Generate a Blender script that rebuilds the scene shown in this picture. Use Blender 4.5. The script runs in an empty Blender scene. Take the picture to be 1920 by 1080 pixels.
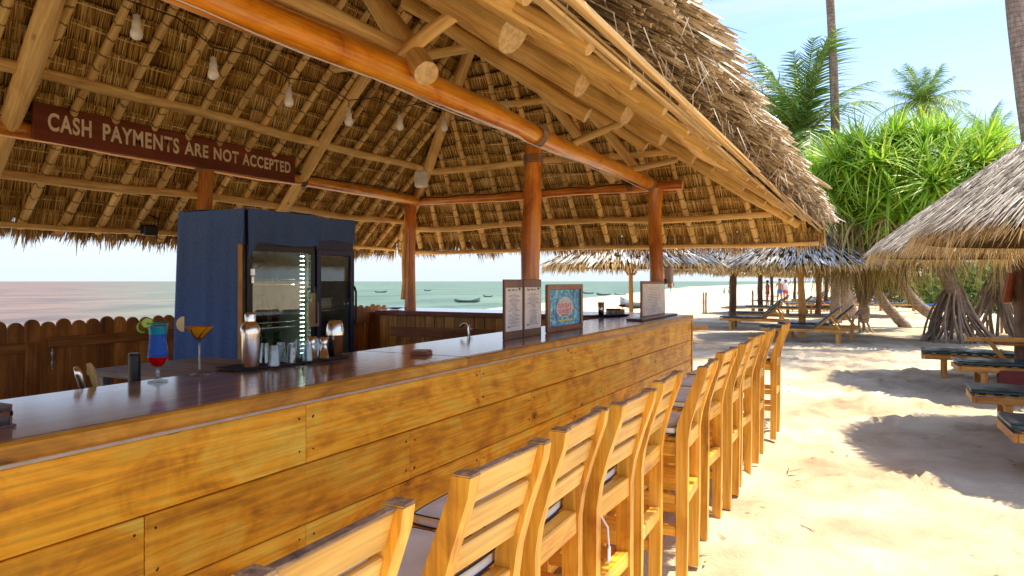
import bpy, math, random
import numpy as np
from mathutils import Vector, Matrix, Quaternion
random.seed(7); RNG = np.random.default_rng(11)
SC = bpy.context.scene; COL = SC.collection
R = math.radians
# ------------------------------------------------------------------ camera, sky, sun, exposure
CAMH = 1.55; F = 1300.0; YAW = math.atan(680/1300)
cam = bpy.data.cameras.new('camera'); camo = bpy.data.objects.new('camera', cam); COL.objects.link(camo)
camo.location = (0, 0, CAMH); camo.rotation_euler = (R(90), 0, YAW)
cam.sensor_width = 36; cam.lens = F/1920*36; cam.shift_y = -13/1920; cam.clip_end = 9000; cam.clip_start = .05
SC.camera = camo
SC.view_settings.view_transform = 'Standard'; SC.view_settings.look = 'None'; SC.view_settings.gamma = 1
SC.view_settings.exposure = 1.56; SC.view_settings.use_curve_mapping = False
SC.cycles.max_bounces = 10; SC.cycles.diffuse_bounces = 6; SC.cycles.glossy_bounces = 4; SC.cycles.transmission_bounces = 8
SC.cycles.transparent_max_bounces = 12; SC.cycles.caustics_reflective = False; SC.cycles.caustics_refractive = False
SC.cycles.sample_clamp_indirect = 6
SUN = Vector((.30, .16, 1.0)).normalized()
W = bpy.data.worlds.new('World'); SC.world = W; W.use_nodes = True
def world():
    nt = W.node_tree; N = nt.nodes; L = nt.links; N.clear()
    out = N.new('ShaderNodeOutputWorld'); bg = N.new('ShaderNodeBackground'); sk = N.new('ShaderNodeTexSky')
    sk.sky_type = 'NISHITA'; sk.sun_disc = False; sk.sun_elevation = math.asin(SUN.z); sk.sun_rotation = math.atan2(SUN.x, SUN.y)
    sk.air_density = 1.0; sk.dust_density = 1.6; sk.ozone_density = 1.0
    bg.inputs[1].default_value = .15
    tc = N.new('ShaderNodeTexCoord'); sep = N.new('ShaderNodeSeparateXYZ'); L.new(tc.outputs['Generated'], sep.inputs[0])
    # thin streaky cloud: project direction on a flat layer
    mz = N.new('ShaderNodeMath'); mz.operation = 'MAXIMUM'; L.new(sep.outputs[2], mz.inputs[0]); mz.inputs[1].default_value = .06
    dv = N.new('ShaderNodeVectorMath'); dv.operation = 'DIVIDE'; cb = N.new('ShaderNodeCombineXYZ')
    for i in range(3): L.new(mz.outputs[0], cb.inputs[i])
    L.new(tc.outputs['Generated'], dv.inputs[0]); L.new(cb.outputs[0], dv.inputs[1])
    mp = N.new('ShaderNodeMapping'); mp.inputs['Rotation'].default_value = (0, 0, R(62)); mp.inputs['Scale'].default_value = (.35, 1.5, 1)
    mp.inputs['Location'].default_value = (.65, 1.9, 0)
    L.new(dv.outputs[0], mp.inputs[0])
    nz = N.new('ShaderNodeTexNoise'); nz.inputs['Scale'].default_value = 1.1; nz.inputs['Detail'].default_value = 7; nz.inputs['Roughness'].default_value = .55
    L.new(mp.outputs[0], nz.inputs[0])
    rp = N.new('ShaderNodeMapRange'); rp.inputs[1].default_value = .47; rp.inputs[2].default_value = .68; L.new(nz.outputs[0], rp.inputs[0])
    hz = N.new('ShaderNodeMapRange'); hz.inputs[1].default_value = .0; hz.inputs[2].default_value = .30; hz.inputs[3].default_value = .9; hz.inputs[4].default_value = 0.0
    L.new(sep.outputs[2], hz.inputs[0])
    mx = N.new('ShaderNodeMath'); mx.operation = 'MAXIMUM'; L.new(rp.outputs[0], mx.inputs[0]); L.new(hz.outputs[0], mx.inputs[1])
    mc = N.new('ShaderNodeMixRGB'); L.new(mx.outputs[0], mc.inputs[0]); hs = N.new('ShaderNodeMixRGB'); hs.blend_type = 'MULTIPLY'; hs.inputs[0].default_value = 1; hs.inputs[2].default_value = (.68, .72, .88, 1); L.new(sk.outputs[0], hs.inputs[1]); L.new(hs.outputs[0], mc.inputs[1]); mc.inputs[2].default_value = (2.05, 2.32, 2.6, 1)
    L.new(mc.outputs[0], bg.inputs[0]); L.new(bg.outputs[0], out.inputs[0])
world()
sl = bpy.data.lights.new('sun', 'SUN'); so = bpy.data.objects.new('sun', sl); COL.objects.link(so)
sl.energy = 3.05; sl.angle = R(.55); sl.color = (1, .93, .78); so.rotation_euler = SUN.to_track_quat('Z', 'Y').to_euler(); so.location = (5, 5, 30)

# ------------------------------------------------------------------ geometry of the place (from measured sight lines)
CA, SA = math.cos(YAW), math.sin(YAW)
def ray(px, py):
    t = (px-960)/F
    return Vector((-SA+t*CA, CA+t*SA, (527-py)/F))
def at_ground(px, py, z=0.0):
    r = ray(px, py); d = (z-CAMH)/r.z; return Vector((r.x*d, r.y*d, z))
def at_X(px, py, X):
    r = ray(px, py); d = X/r.x; return Vector((X, r.y*d, CAMH+r.z*d))
def at_Y(px, py, Y):
    r = ray(px, py); d = Y/r.y; return Vector((r.x*d, Y, CAMH+r.z*d))
def at_d(px, py, d):
    r = ray(px, py); return Vector((r.x*d, r.y*d, CAMH+r.z*d))
# ------------------------------------------------------------------ node helpers / materials
def newmat(name):
    m = bpy.data.materials.new(name); m.use_nodes = True; nt = m.node_tree
    return m, nt, nt.nodes, nt.links, nt.nodes['Principled BSDF']
def ramp(N, cols):
    r = N.new('ShaderNodeValToRGB'); e = r.color_ramp.elements
    while len(e) < len(cols): e.new(.5)
    for k, (p, c) in enumerate(cols): e[k].position = p; e[k].color = (*c, 1)
    return r
def plain(name, col, rough=.5, metal=0, coat=0, spec=.5, bump=0, bscale=60):
    m, nt, N, L, B = newmat(name)
    B.inputs['Roughness'].default_value = rough; B.inputs['Metallic'].default_value = metal
    B.inputs['Coat Weight'].default_value = coat; B.inputs['Specular IOR Level'].default_value = spec
    tc = N.new('ShaderNodeTexCoord'); nz = N.new('ShaderNodeTexNoise'); nz.inputs['Scale'].default_value = bscale*.2; nz.inputs['Detail'].default_value = 5
    L.new(tc.outputs['Object'], nz.inputs[0])
    c = col; r = ramp(N, [(.3, tuple(x*.82 for x in c)), (.7, tuple(min(1, x*1.1) for x in c))])
    L.new(nz.outputs[0], r.inputs[0]); L.new(r.outputs[0], B.inputs['Base Color'])
    if bump:
        n2 = N.new('ShaderNodeTexNoise'); n2.inputs['Scale'].default_value = bscale; n2.inputs['Detail'].default_value = 4
        L.new(tc.outputs['Object'], n2.inputs[0])
        b = N.new('ShaderNodeBump'); b.inputs['Strength'].default_value = bump; b.inputs['Distance'].default_value = .01
        L.new(n2.outputs[0], b.inputs['Height']); L.new(b.outputs[0], B.inputs['Normal'])
    return m
def wood(name, dark, mid, light, rough=.45, coat=0.0, grain=14, stretch=.07, blotch=3.0, knots=True, bands=0, var=.25, bump=.25, coatr=.1, bstretch=.5, wear=None):
    m, nt, N, L, B = newmat(name)
    tc = N.new('ShaderNodeTexCoord'); oi = N.new('ShaderNodeObjectInfo')
    off = N.new('ShaderNodeVectorMath'); off.operation = 'SCALE'; off.inputs[0].default_value = (37, 53, 71); L.new(oi.outputs['Random'], off.inputs['Scale'])
    ad = N.new('ShaderNodeVectorMath'); L.new(tc.outputs['Object'], ad.inputs[0]); L.new(off.outputs[0], ad.inputs[1])
    mp = N.new('ShaderNodeMapping'); mp.inputs['Scale'].default_value = (1, 1, stretch); L.new(ad.outputs[0], mp.inputs[0])
    n1 = N.new('ShaderNodeTexNoise'); n1.inputs['Scale'].default_value = grain; n1.inputs['Detail'].default_value = 7; n1.inputs['Roughness'].default_value = .65; n1.inputs['Distortion'].default_value = .8
    L.new(mp.outputs[0], n1.inputs[0])
    m2 = N.new('ShaderNodeMapping'); m2.inputs['Scale'].default_value = (1, 1, bstretch); L.new(ad.outputs[0], m2.inputs[0])
    n2 = N.new('ShaderNodeTexNoise'); n2.inputs['Scale'].default_value = blotch; n2.inputs['Detail'].default_value = 5; n2.inputs['Distortion'].default_value = 1.4; n2.inputs['Roughness'].default_value = .6
    L.new(m2.outputs[0], n2.inputs[0])
    mixv = N.new('ShaderNodeMix'); mixv.inputs[0].default_value = .5; L.new(n1.outputs[0], mixv.inputs[2]); L.new(n2.outputs[0], mixv.inputs[3])
    r = ramp(N, [(.33, dark), (.5, mid), (.64, light)]); L.new(mixv.outputs[0], r.inputs[0]); last = r.outputs[0]
    # value variation per board
    mf = N.new('ShaderNodeMapping'); mf.inputs['Scale'].default_value = (1, 1, .035); L.new(ad.outputs[0], mf.inputs[0])
    nf = N.new('ShaderNodeTexNoise'); nf.inputs['Scale'].default_value = grain*7; nf.inputs['Detail'].default_value = 5; nf.inputs['Distortion'].default_value = .3; L.new(mf.outputs[0], nf.inputs[0])
    fr_ = N.new('ShaderNodeMapRange'); fr_.inputs[1].default_value = .38; fr_.inputs[2].default_value = .62; fr_.inputs[3].default_value = .80; fr_.inputs[4].default_value = 1.08; L.new(nf.outputs[0], fr_.inputs[0])
    hf = N.new('ShaderNodeHueSaturation'); L.new(fr_.outputs[0], hf.inputs['Value']); L.new(last, hf.inputs['Color']); last = hf.outputs[0]
    hv = N.new('ShaderNodeHueSaturation'); mr = N.new('ShaderNodeMapRange'); mr.inputs[3].default_value = 1-var; mr.inputs[4].default_value = 1+var*.6
    L.new(oi.outputs['Random'], mr.inputs[0]); L.new(mr.outputs[0], hv.inputs['Value']); L.new(last, hv.inputs['Color']); last = hv.outputs[0]
    if knots:
        vo = N.new('ShaderNodeTexVoronoi'); vo.inputs['Scale'].default_value = 3.2; m3 = N.new('ShaderNodeMapping'); m3.inputs['Scale'].default_value = (1.3, 1.3, .7)
        L.new(ad.outputs[0], m3.inputs[0]); L.new(m3.outputs[0], vo.inputs[0])
        kr = N.new('ShaderNodeMapRange'); kr.inputs[1].default_value = .045; kr.inputs[2].default_value = .09; kr.inputs[3].default_value = .75; kr.inputs[4].default_value = 0; L.new(vo.outputs['Distance'], kr.inputs[0])
        mk = N.new('ShaderNodeMixRGB'); L.new(kr.outputs[0], mk.inputs[0]); L.new(last, mk.inputs[1]); mk.inputs[2].default_value = (dark[0]*.25, dark[1]*.2, dark[2]*.2, 1); last = mk.outputs[0]
    if bands:
        sp = N.new('ShaderNodeSeparateXYZ'); L.new(tc.outputs['Object'], sp.inputs[0])
        nn = N.new('ShaderNodeMath'); nn.operation = 'MULTIPLY_ADD'; L.new(n2.outputs[0], nn.inputs[0]); nn.inputs[1].default_value = .12; L.new(sp.outputs[2], nn.inputs[2])
        dv = N.new('ShaderNodeMath'); dv.operation = 'DIVIDE'; L.new(nn.outputs[0], dv.inputs[0]); dv.inputs[1].default_value = bands
        fr = N.new('ShaderNodeMath'); fr.operation = 'FRACT'; L.new(dv.outputs[0], fr.inputs[0])
        lt = N.new('ShaderNodeMath'); lt.operation = 'LESS_THAN'; L.new(fr.outputs[0], lt.inputs[0]); lt.inputs[1].default_value = .11
        ml = N.new('ShaderNodeMath'); ml.operation = 'MULTIPLY'; L.new(lt.outputs[0], ml.inputs[0]); ml.inputs[1].default_value = .75
        mk = N.new('ShaderNodeMixRGB'); L.new(ml.outputs[0], mk.inputs[0]); L.new(last, mk.inputs[1]); mk.inputs[2].default_value = (.07, .035, .012, 1); last = mk.outputs[0]
    if wear:
        wn = N.new('ShaderNodeTexNoise'); wn.inputs['Scale'].default_value = wear[1]; wn.inputs['Detail'].default_value = 9; L.new(ad.outputs[0], wn.inputs[0])
        wr = N.new('ShaderNodeMapRange'); wr.inputs[1].default_value = wear[2]; wr.inputs[2].default_value = wear[2]+.06; L.new(wn.outputs[0], wr.inputs[0])
        mk = N.new('ShaderNodeMixRGB'); L.new(wr.outputs[0], mk.inputs[0]); L.new(last, mk.inputs[1]); mk.inputs[2].default_value = (*wear[0], 1); last = mk.outputs[0]
    L.new(last, B.inputs['Base Color'])
    rr = N.new('ShaderNodeMapRange'); rr.inputs[3].default_value = rough-.1; rr.inputs[4].default_value = rough+.15; L.new(n2.outputs[0], rr.inputs[0]); L.new(rr.outputs[0], B.inputs['Roughness'])
    B.inputs['Coat Weight'].default_value = coat; B.inputs['Coat Roughness'].default_value = coatr
    if bump:
        b = N.new('ShaderNodeBump'); b.inputs['Strength'].default_value = bump; b.inputs['Distance'].default_value = .004
        L.new(n1.outputs[0], b.inputs['Height']); L.new(b.outputs[0], B.inputs['Normal'])
    return m
def tinted(name, cols, rough=.85, transl=0.0, spec=.2, noise=0):
    m, nt, N, L, B = newmat(name)
    at = N.new('ShaderNodeAttribute'); at.attribute_name = 'tint'
    v = at.outputs['Fac']
    if noise:
        tc = N.new('ShaderNodeTexCoord'); nz = N.new('ShaderNodeTexNoise'); nz.inputs['Scale'].default_value = noise; nz.inputs['Detail'].default_value = 3; L.new(tc.outputs['Object'], nz.inputs[0])
        ma = N.new('ShaderNodeMath'); ma.operation = 'MULTIPLY_ADD'; L.new(nz.outputs[0], ma.inputs[0]); ma.inputs[1].default_value = .7
        sb = N.new('ShaderNodeMath'); sb.operation = 'SUBTRACT'; L.new(v, sb.inputs[0]); sb.inputs[1].default_value = .35; L.new(sb.outputs[0], ma.inputs[2]); v = ma.outputs[0]
    r = ramp(N, cols); L.new(v, r.inputs[0]); L.new(r.outputs[0], B.inputs['Base Color'])
    B.inputs['Roughness'].default_value = rough; B.inputs['Specular IOR Level'].default_value = spec
    if transl:
        t = N.new('ShaderNodeBsdfTranslucent'); L.new(r.outputs[0], t.inputs[0]); mx = N.new('ShaderNodeMixShader'); mx.inputs[0].default_value = transl
        o = [n for n in N if n.type == 'OUTPUT_MATERIAL'][0]
        L.new(B.outputs[0], mx.inputs[1]); L.new(t.outputs[0], mx.inputs[2]); L.new(mx.outputs[0], o.inputs[0])
    return m
def glassm(name, col=(1, 1, 1), rough=.0, ior=1.45):
    """thin-walled glass: clear, tinted, with Fresnel reflections"""
    m = bpy.data.materials.new(name); m.use_nodes = True; nt = m.node_tree; N = nt.nodes; L = nt.links; N.clear()
    o = N.new('ShaderNodeOutputMaterial'); t = N.new('ShaderNodeBsdfTransparent'); t.inputs[0].default_value = (*col, 1); g = N.new('ShaderNodeBsdfGlossy'); g.inputs['Roughness'].default_value = .02+rough
    f = N.new('ShaderNodeLayerWeight'); f.inputs[0].default_value = .5; pw = N.new('ShaderNodeMath'); pw.operation = 'POWER'; pw.inputs[1].default_value = 3.5; L.new(f.outputs['Facing'], pw.inputs[0])
    mu = N.new('ShaderNodeMath'); mu.operation = 'MULTIPLY_ADD'; mu.inputs[1].default_value = .6; mu.inputs[2].default_value = (ior-1)*.06; mu.use_clamp = True
    L.new(pw.outputs[0], mu.inputs[0]); mx = N.new('ShaderNodeMixShader'); L.new(mu.outputs[0], mx.inputs[0]); L.new(t.outputs[0], mx.inputs[1]); L.new(g.outputs[0], mx.inputs[2]); L.new(mx.outputs[0], o.inputs[0]); return m
def emis(name, col, s):
    m, nt, N, L, B = newmat(name); B.inputs['Base Color'].default_value = (*col, 1); B.inputs['Emission Color'].default_value = (*col, 1); B.inputs['Emission Strength'].default_value = s
    return m
M = {}
M['varnish'] = wood('varnished_orange_post', (.24, .05, .004), (.66, .20, .012), (.85, .36, .03), rough=.3, coat=.5, grain=9, stretch=.1, blotch=4, coatr=.15)
M['beam'] = wood('varnished_orange_beam', (.42, .10, .006), (.84, .31, .015), (.92, .46, .05), rough=.28, coat=.5, grain=9, stretch=.1, blotch=4, coatr=.15)
M['log'] = wood('pale_pole_wood', (.52, .27, .07), (.86, .56, .19), (.93, .68, .29), rough=.6, grain=10, stretch=.08, blotch=3, var=.18)
M['logfront'] = wood('peeled_front_pole_wood', (.52, .27, .05), (.84, .52, .14), (.90, .62, .22), rough=.55, grain=10, stretch=.08, blotch=2.5, var=.08)
M['logcut'] = wood('sawn_log_end', (.74, .48, .18), (.88, .64, .30), (.92, .74, .42), rough=.6, knots=False, grain=5, stretch=1, var=.05)
M['batten'] = wood('lashed_batten_wood', (.56, .29, .08), (.90, .60, .20), (.95, .72, .31), rough=.6, grain=12, stretch=.1, blotch=6, bands=.135, var=.18)
M['plank'] = wood('bar_front_plank', (.40, .11, .003), (.95, .42, .010), (.98, .66, .07), rough=.45, coat=.06, grain=11, stretch=.16, blotch=3.6, var=.12, bump=.15, coatr=.25, bstretch=.8)
M['edge'] = wood('counter_edge_wood', (.18, .05, .006), (.68, .30, .02), (.82, .44, .06), rough=.35, coat=.3, grain=9, stretch=.12, blotch=5, var=.08)
M['top'] = wood('glossy_dark_counter_top', (.17, .05, .012), (.40, .15, .04), (.62, .31, .11), rough=.4, coat=1.0, grain=7, stretch=.05, blotch=3, var=.05, bump=.5, coatr=.15, knots=False, bstretch=.12)
M['top'].node_tree.nodes['Principled BSDF'].inputs['Coat IOR'].default_value = 1.75
M['stool'] = wood('stool_pine', (.42, .12, .008), (.92, .44, .035), (.96, .60, .10), rough=.42, coat=.2, grain=11, stretch=.06, blotch=3, var=.12, wear=None)
M['stoolslat'] = wood('stool_slat_pine', (.50, .21, .03), (.84, .47, .09), (.90, .60, .18), rough=.45, coat=.15, grain=11, stretch=.06, blotch=2, var=.12)
M['worn'] = wood('weathered_stool_top', (.08, .045, .025), (.34, .19, .09), (.64, .40, .18), rough=.75, grain=26, stretch=.3, blotch=18, var=.1, knots=False)
M['fence'] = wood('dark_fence_wood', (.16, .045, .008), (.50, .19, .03), (.74, .35, .08), rough=.6, coat=.1, grain=8, stretch=.08, blotch=3, var=.4)
M['fencerail'] = wood('fence_rail_wood', (.16, .05, .01), (.36, .14, .03), (.5, .22, .05), rough=.5, coat=.1, var=.1)
M['farbar'] = wood('far_bar_plank', (.26, .10, .014), (.60, .30, .05), (.75, .43, .09), rough=.5, grain=8, stretch=.1, var=.2)
M['sign'] = wood('dark_red_sign_board', (.09, .014, .006), (.17, .028, .01), (.25, .05, .015), rough=.35, coat=.4, grain=8, stretch=.05, blotch=2, var=0, knots=False)
M['cream'] = plain('cream_letter_paint', (.82, .68, .45), .6)
M['darkwood'] = wood('dark_menu_wood', (.06, .014, .006), (.14, .035, .014), (.2, .06, .025), rough=.35, coat=.3, grain=14, var=.1, knots=False)
M['redwood'] = wood('reddish_frame_wood', (.12, .025, .008), (.27, .07, .02), (.36, .12, .035), rough=.35, coat=.3, grain=14, var=.1, knots=False)
M['greywood'] = wood('grey_weathered_wood', (.16, .13, .11), (.32, .27, .23), (.45, .4, .36), rough=.7, var=.1)
M['beachwood'] = wood('sunbed_orange_wood', (.34, .12, .02), (.66, .31, .06), (.78, .42, .1), rough=.5, grain=10, var=.15)
M['postdark'] = wood('dark_umbrella_post', (.05, .025, .015), (.15, .085, .05), (.26, .16, .1), rough=.7, grain=10, var=.15)
M['root'] = wood('grey_brown_root', (.12, .075, .045), (.30, .21, .14), (.48, .37, .26), rough=.8, grain=14, stretch=.06, var=.35, knots=False)
M['trunk'] = wood('palm_trunk_bark', (.13, .09, .065), (.27, .2, .15), (.42, .33, .26), rough=.85, grain=8, stretch=.6, bands=.11, var=.1, knots=False)
M['thatch'] = tinted('golden_thatch_underside', [(.0, (.12, .05, .009)), (.4, (.44, .235, .045)), (.75, (.78, .50, .14)), (1, (.97, .82, .42))], noise=3)
M['thatchfringe'] = tinted('golden_thatch_fringe', [(.0, (.26, .15, .05)), (.5, (.60, .40, .15)), (1, (.82, .64, .32))], transl=.25)
M['thatchpale'] = tinted('sun_bleached_thatch', [(.0, (.20, .16, .12)), (.45, (.52, .45, .35)), (1, (.82, .77, .66))], noise=2.5)
M['fringe'] = tinted('eave_fringe_strands', [(.0, (.17, .09, .03)), (.5, (.46, .29, .09)), (1, (.74, .55, .25))], transl=.08)
M['thatchgrey'] = tinted('weathered_grey_thatch', [(.0, (.10, .078, .06)), (.45, (.36, .30, .22)), (1, (.64, .57, .45))], noise=2.5)
M['thatchend'] = tinted('cut_thatch_ends', [(.0, (.11, .07, .04)), (.35, (.40, .30, .18)), (.7, (.60, .50, .36)), (1, (.80, .73, .60))])
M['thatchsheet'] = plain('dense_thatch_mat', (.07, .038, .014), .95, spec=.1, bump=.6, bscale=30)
M['palmstrip'] = wood('split_palm_strip', (.42, .24, .08), (.70, .47, .19), (.80, .60, .3), rough=.6, grain=12, stretch=.04, var=.22, knots=False)
M['pandan'] = tinted('bright_strap_leaf', [(.0, (.07, .17, .012)), (.4, (.19, .40, .025)), (.75, (.36, .56, .04)), (1, (.6, .66, .07))], transl=.42, rough=.45, spec=.45)
M['dead'] = tinted('dry_hanging_leaf', [(.0, (.16, .09, .03)), (.5, (.42, .28, .10)), (.85, (.55, .44, .15)), (1, (.45, .5, .1))], transl=.25)
M['palmleaf'] = tinted('palm_frond_leaf', [(.0, (.035, .10, .02)), (.5, (.09, .21, .035)), (.85, (.22, .34, .05)), (1, (.5, .44, .1))], transl=.3, rough=.4, spec=.5)
M['bush'] = tinted('bush_leaf', [(.0, (.04, .08, .02)), (.6, (.1, .18, .04)), (1, (.22, .3, .07))], transl=.25)
M['navy'] = plain('navy_fabric', (.09, .17, .42), .8, spec=.25, bump=.15, bscale=300)
M['blackm'] = plain('black_plastic', (.012, .012, .014), .35)
M['rubber'] = plain('black_rubber', (.015, .016, .018), .6)
M['navyframe'] = plain('blue_painted_frame', (.02, .03, .13), .35)
M['inner'] = plain('fridge_liner', (.34, .34, .30), .5)
M['wire'] = plain('chrome_wire', (.75, .75, .72), .25, metal=1)
M['steel'] = plain('polished_steel', (.86, .83, .78), .22, metal=1)
M['white'] = plain('white_plastic', (.8, .79, .74), .4)
M['paper'] = plain('menu_paper', (.8, .76, .74), .7)
M['ink'] = plain('dark_ink', (.06, .055, .06), .7)
M['greenink'] = plain('green_leaf_print', (.03, .12, .05), .7)
M['glass'] = glassm('clear_glass', (.95, .97, .97), 0, 1.2); M['stem'] = glassm('thick_glass_stem', (.78, .82, .82), 0, 3.6); M['greenglass'] = glassm('green_bottle_glass', (.12, .6, .15)); M['amber'] = glassm('amber_bottle_glass', (.5, .25, .06))
M['pane'] = glassm('fridge_pane', (.9, .95, .92), 0.0, 2.3)
M['led'] = emis('led_dot', (.8, 1, .85), 9)
M['bulb'] = plain('frosted_bulb', (.85, .82, .75), .2); M['bulbbase'] = plain('bulb_socket', (.7, .66, .6), .4)
M['blue'] = plain('blue_drink', (.01, .16, .95), .3); M['lightblue'] = plain('turquoise_drink', (.0, .55, .8), .3)
M['red'] = plain('red_syrup', (.75, .006, .01), .3); M['yellow'] = plain('mango_drink', (.95, .50, .02), .3); M['choc'] = plain('chocolate_syrup', (.10, .012, .006), .2)
M['lime'] = plain('lime_peel', (.2, .5, .02), .4); M['limeflesh'] = plain('lime_flesh', (.55, .75, .15), .35)
M['apple'] = plain('apple_skin', (.5, .10, .015), .35); M['appleflesh'] = plain('apple_flesh', (.78, .62, .28), .5)
M['cushion'] = plain('cream_cushion', (.92, .86, .72), .6, bump=.1, bscale=25); M['piping'] = plain('dark_piping', (.02, .02, .03), .6)
M['teal'] = plain('teal_sunbed_mattress', (.018, .075, .09), .3, spec=.6, bump=.12, bscale=5, coat=.1)
M['towel'] = plain('blue_towel', (.02, .12, .6), .9)
M['beige'] = plain('beige_cutting_board', (.62, .45, .24), .5)
M['skin'] = plain('tanned_skin', (.52, .25, .15), .55); M['redskin'] = plain('sunburnt_skin', (.62, .25, .18), .55)
M['hair'] = plain('brown_hair', (.06, .03, .015), .7); M['bluecloth'] = plain('bright_blue_cloth', (.03, .25, .6), .8); M['redcloth'] = plain('red_cloth', (.6, .08, .05), .8); M['whitecloth'] = plain('white_cloth', (.75, .75, .72), .8)
M['greencloth'] = plain('green_cloth', (.05, .45, .2), .8)
M['boat'] = plain('weathered_boat_hull', (.2, .25, .25), .7); M['maroon'] = plain('maroon_block', (.16, .02, .02), .7)
M['flower'] = plain('red_flower', (.7, .06, .08), .6)
for k_, c_ in (('blue', (.0, .13, .70)), ('lightblue', (.0, .42, .62)), ('red', (.75, .006, .01)), ('yellow', (.95, .50, .02))):
    M[k_] = tinted(k_+'_liquid', [(0, c_), (1, c_)], rough=.35, transl=.35, spec=.1)
def sandmat():
    m, nt, N, L, B = newmat('beach_sand'); tc = N.new('ShaderNodeTexCoord')
    n1 = N.new('ShaderNodeTexNoise'); n1.inputs['Scale'].default_value = .9; n1.inputs['Detail'].default_value = 8; n1.inputs['Roughness'].default_value = .6; L.new(tc.outputs['Object'], n1.inputs[0])
    r = ramp(N, [(.28, (.31, .215, .12)), (.46, (.50, .38, .235)), (.62, (.62, .51, .345))]); L.new(n1.outputs[0], r.inputs[0])
    sp = N.new('ShaderNodeSeparateXYZ'); L.new(tc.outputs['Object'], sp.inputs[0])
    wet = N.new('ShaderNodeMapRange'); wet.inputs[1].default_value = -.7; wet.inputs[2].default_value = -2.3; L.new(sp.outputs[2], wet.inputs[0])
    mk = N.new('ShaderNodeMixRGB'); L.new(wet.outputs[0], mk.inputs[0]); L.new(r.outputs[0], mk.inputs[1]); mk.inputs[2].default_value = (.36, .42, .25, 1)
    # litter specks
    vo = N.new('ShaderNodeTexVoronoi'); vo.inputs['Scale'].default_value = 2.6; L.new(tc.outputs['Object'], vo.inputs[0])
    kr = N.new('ShaderNodeMapRange'); kr.inputs[1].default_value = .03; kr.inputs[2].default_value = .06; kr.inputs[3].default_value = .7; kr.inputs[4].default_value = 0; L.new(vo.outputs['Distance'], kr.inputs[0])
    m2 = N.new('ShaderNodeMixRGB'); L.new(kr.outputs[0], m2.inputs[0]); L.new(mk.outputs[0], m2.inputs[1]); m2.inputs[2].default_value = (.22, .13, .06, 1)
    L.new(m2.outputs[0], B.inputs['Base Color']); B.inputs['Roughness'].default_value = .95; B.inputs['Specular IOR Level'].default_value = .15
    n2 = N.new('ShaderNodeTexNoise'); n2.inputs['Scale'].default_value = 9; n2.inputs['Detail'].default_value = 9; n2.inputs['Roughness'].default_value = .7; L.new(tc.outputs['Object'], n2.inputs[0])
    b = N.new('ShaderNodeBump'); b.inputs['Strength'].default_value = .8; b.inputs['Distance'].default_value = .045; L.new(n2.outputs[0], b.inputs['Height']); L.new(b.outputs[0], B.inputs['Normal'])
    return m
M['sand'] = sandmat()
def seamat():
    m, nt, N, L, B = newmat('sea_water'); tc = N.new('ShaderNodeTexCoord')
    mp = N.new('ShaderNodeMapping'); mp.inputs['Scale'].default_value = (.02, .02, .02); L.new(tc.outputs['Object'], mp.inputs[0])
    n1 = N.new('ShaderNodeTexNoise'); n1.inputs['Scale'].default_value = 1; n1.inputs['Detail'].default_value = 6; L.new(mp.outputs[0], n1.inputs[0])
    r = ramp(N, [(.3, (.085, .125, .08)), (.55, (.125, .18, .115)), (.75, (.18, .23, .15))]); L.new(n1.outputs[0], r.inputs[0])
    # pinkish light painted into the water colour, a wedge spreading left from the camera
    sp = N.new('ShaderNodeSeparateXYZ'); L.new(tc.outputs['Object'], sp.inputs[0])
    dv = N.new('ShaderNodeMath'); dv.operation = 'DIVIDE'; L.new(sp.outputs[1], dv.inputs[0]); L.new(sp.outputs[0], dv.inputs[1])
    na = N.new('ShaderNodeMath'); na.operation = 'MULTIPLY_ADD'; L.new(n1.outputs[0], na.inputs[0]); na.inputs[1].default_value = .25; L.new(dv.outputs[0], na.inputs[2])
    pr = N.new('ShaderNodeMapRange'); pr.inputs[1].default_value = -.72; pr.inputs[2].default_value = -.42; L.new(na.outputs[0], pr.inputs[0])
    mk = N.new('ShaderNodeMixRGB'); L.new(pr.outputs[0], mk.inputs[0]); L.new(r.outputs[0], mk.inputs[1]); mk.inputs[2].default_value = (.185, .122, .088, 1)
    n3 = N.new('ShaderNodeTexNoise'); m3 = N.new('ShaderNodeMapping'); m3.inputs['Scale'].default_value = (.10, .045, 1); m3.inputs['Rotation'].default_value = (0, 0, R(25)); L.new(tc.outputs['Object'], m3.inputs[0]); L.new(m3.outputs[0], n3.inputs[0]); n3.inputs['Scale'].default_value = 1.0; n3.inputs['Detail'].default_value = 10; n3.inputs['Roughness'].default_value = .72
    rr = N.new('ShaderNodeMapRange'); rr.inputs[1].default_value = .46; rr.inputs[2].default_value = .62; rr.inputs[4].default_value = .75; L.new(n3.outputs[0], rr.inputs[0])
    mk2 = N.new('ShaderNodeMixRGB'); mk2.blend_type = 'MULTIPLY'; L.new(rr.outputs[0], mk2.inputs[0]); L.new(mk.outputs[0], mk2.inputs[1]); mk2.inputs[2].default_value = (.38, .52, .58, 1)
    L.new(mk2.outputs[0], B.inputs['Base Color']); B.inputs['Roughness'].default_value = .5; B.inputs['Specular IOR Level'].default_value = .09
    b = N.new('ShaderNodeBump'); b.inputs['Strength'].default_value = .9; b.inputs['Distance'].default_value = .25; L.new(n3.outputs[0], b.inputs['Height']); L.new(b.outputs[0], B.inputs['Normal'])
    return m
M['sea'] = seamat()
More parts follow.
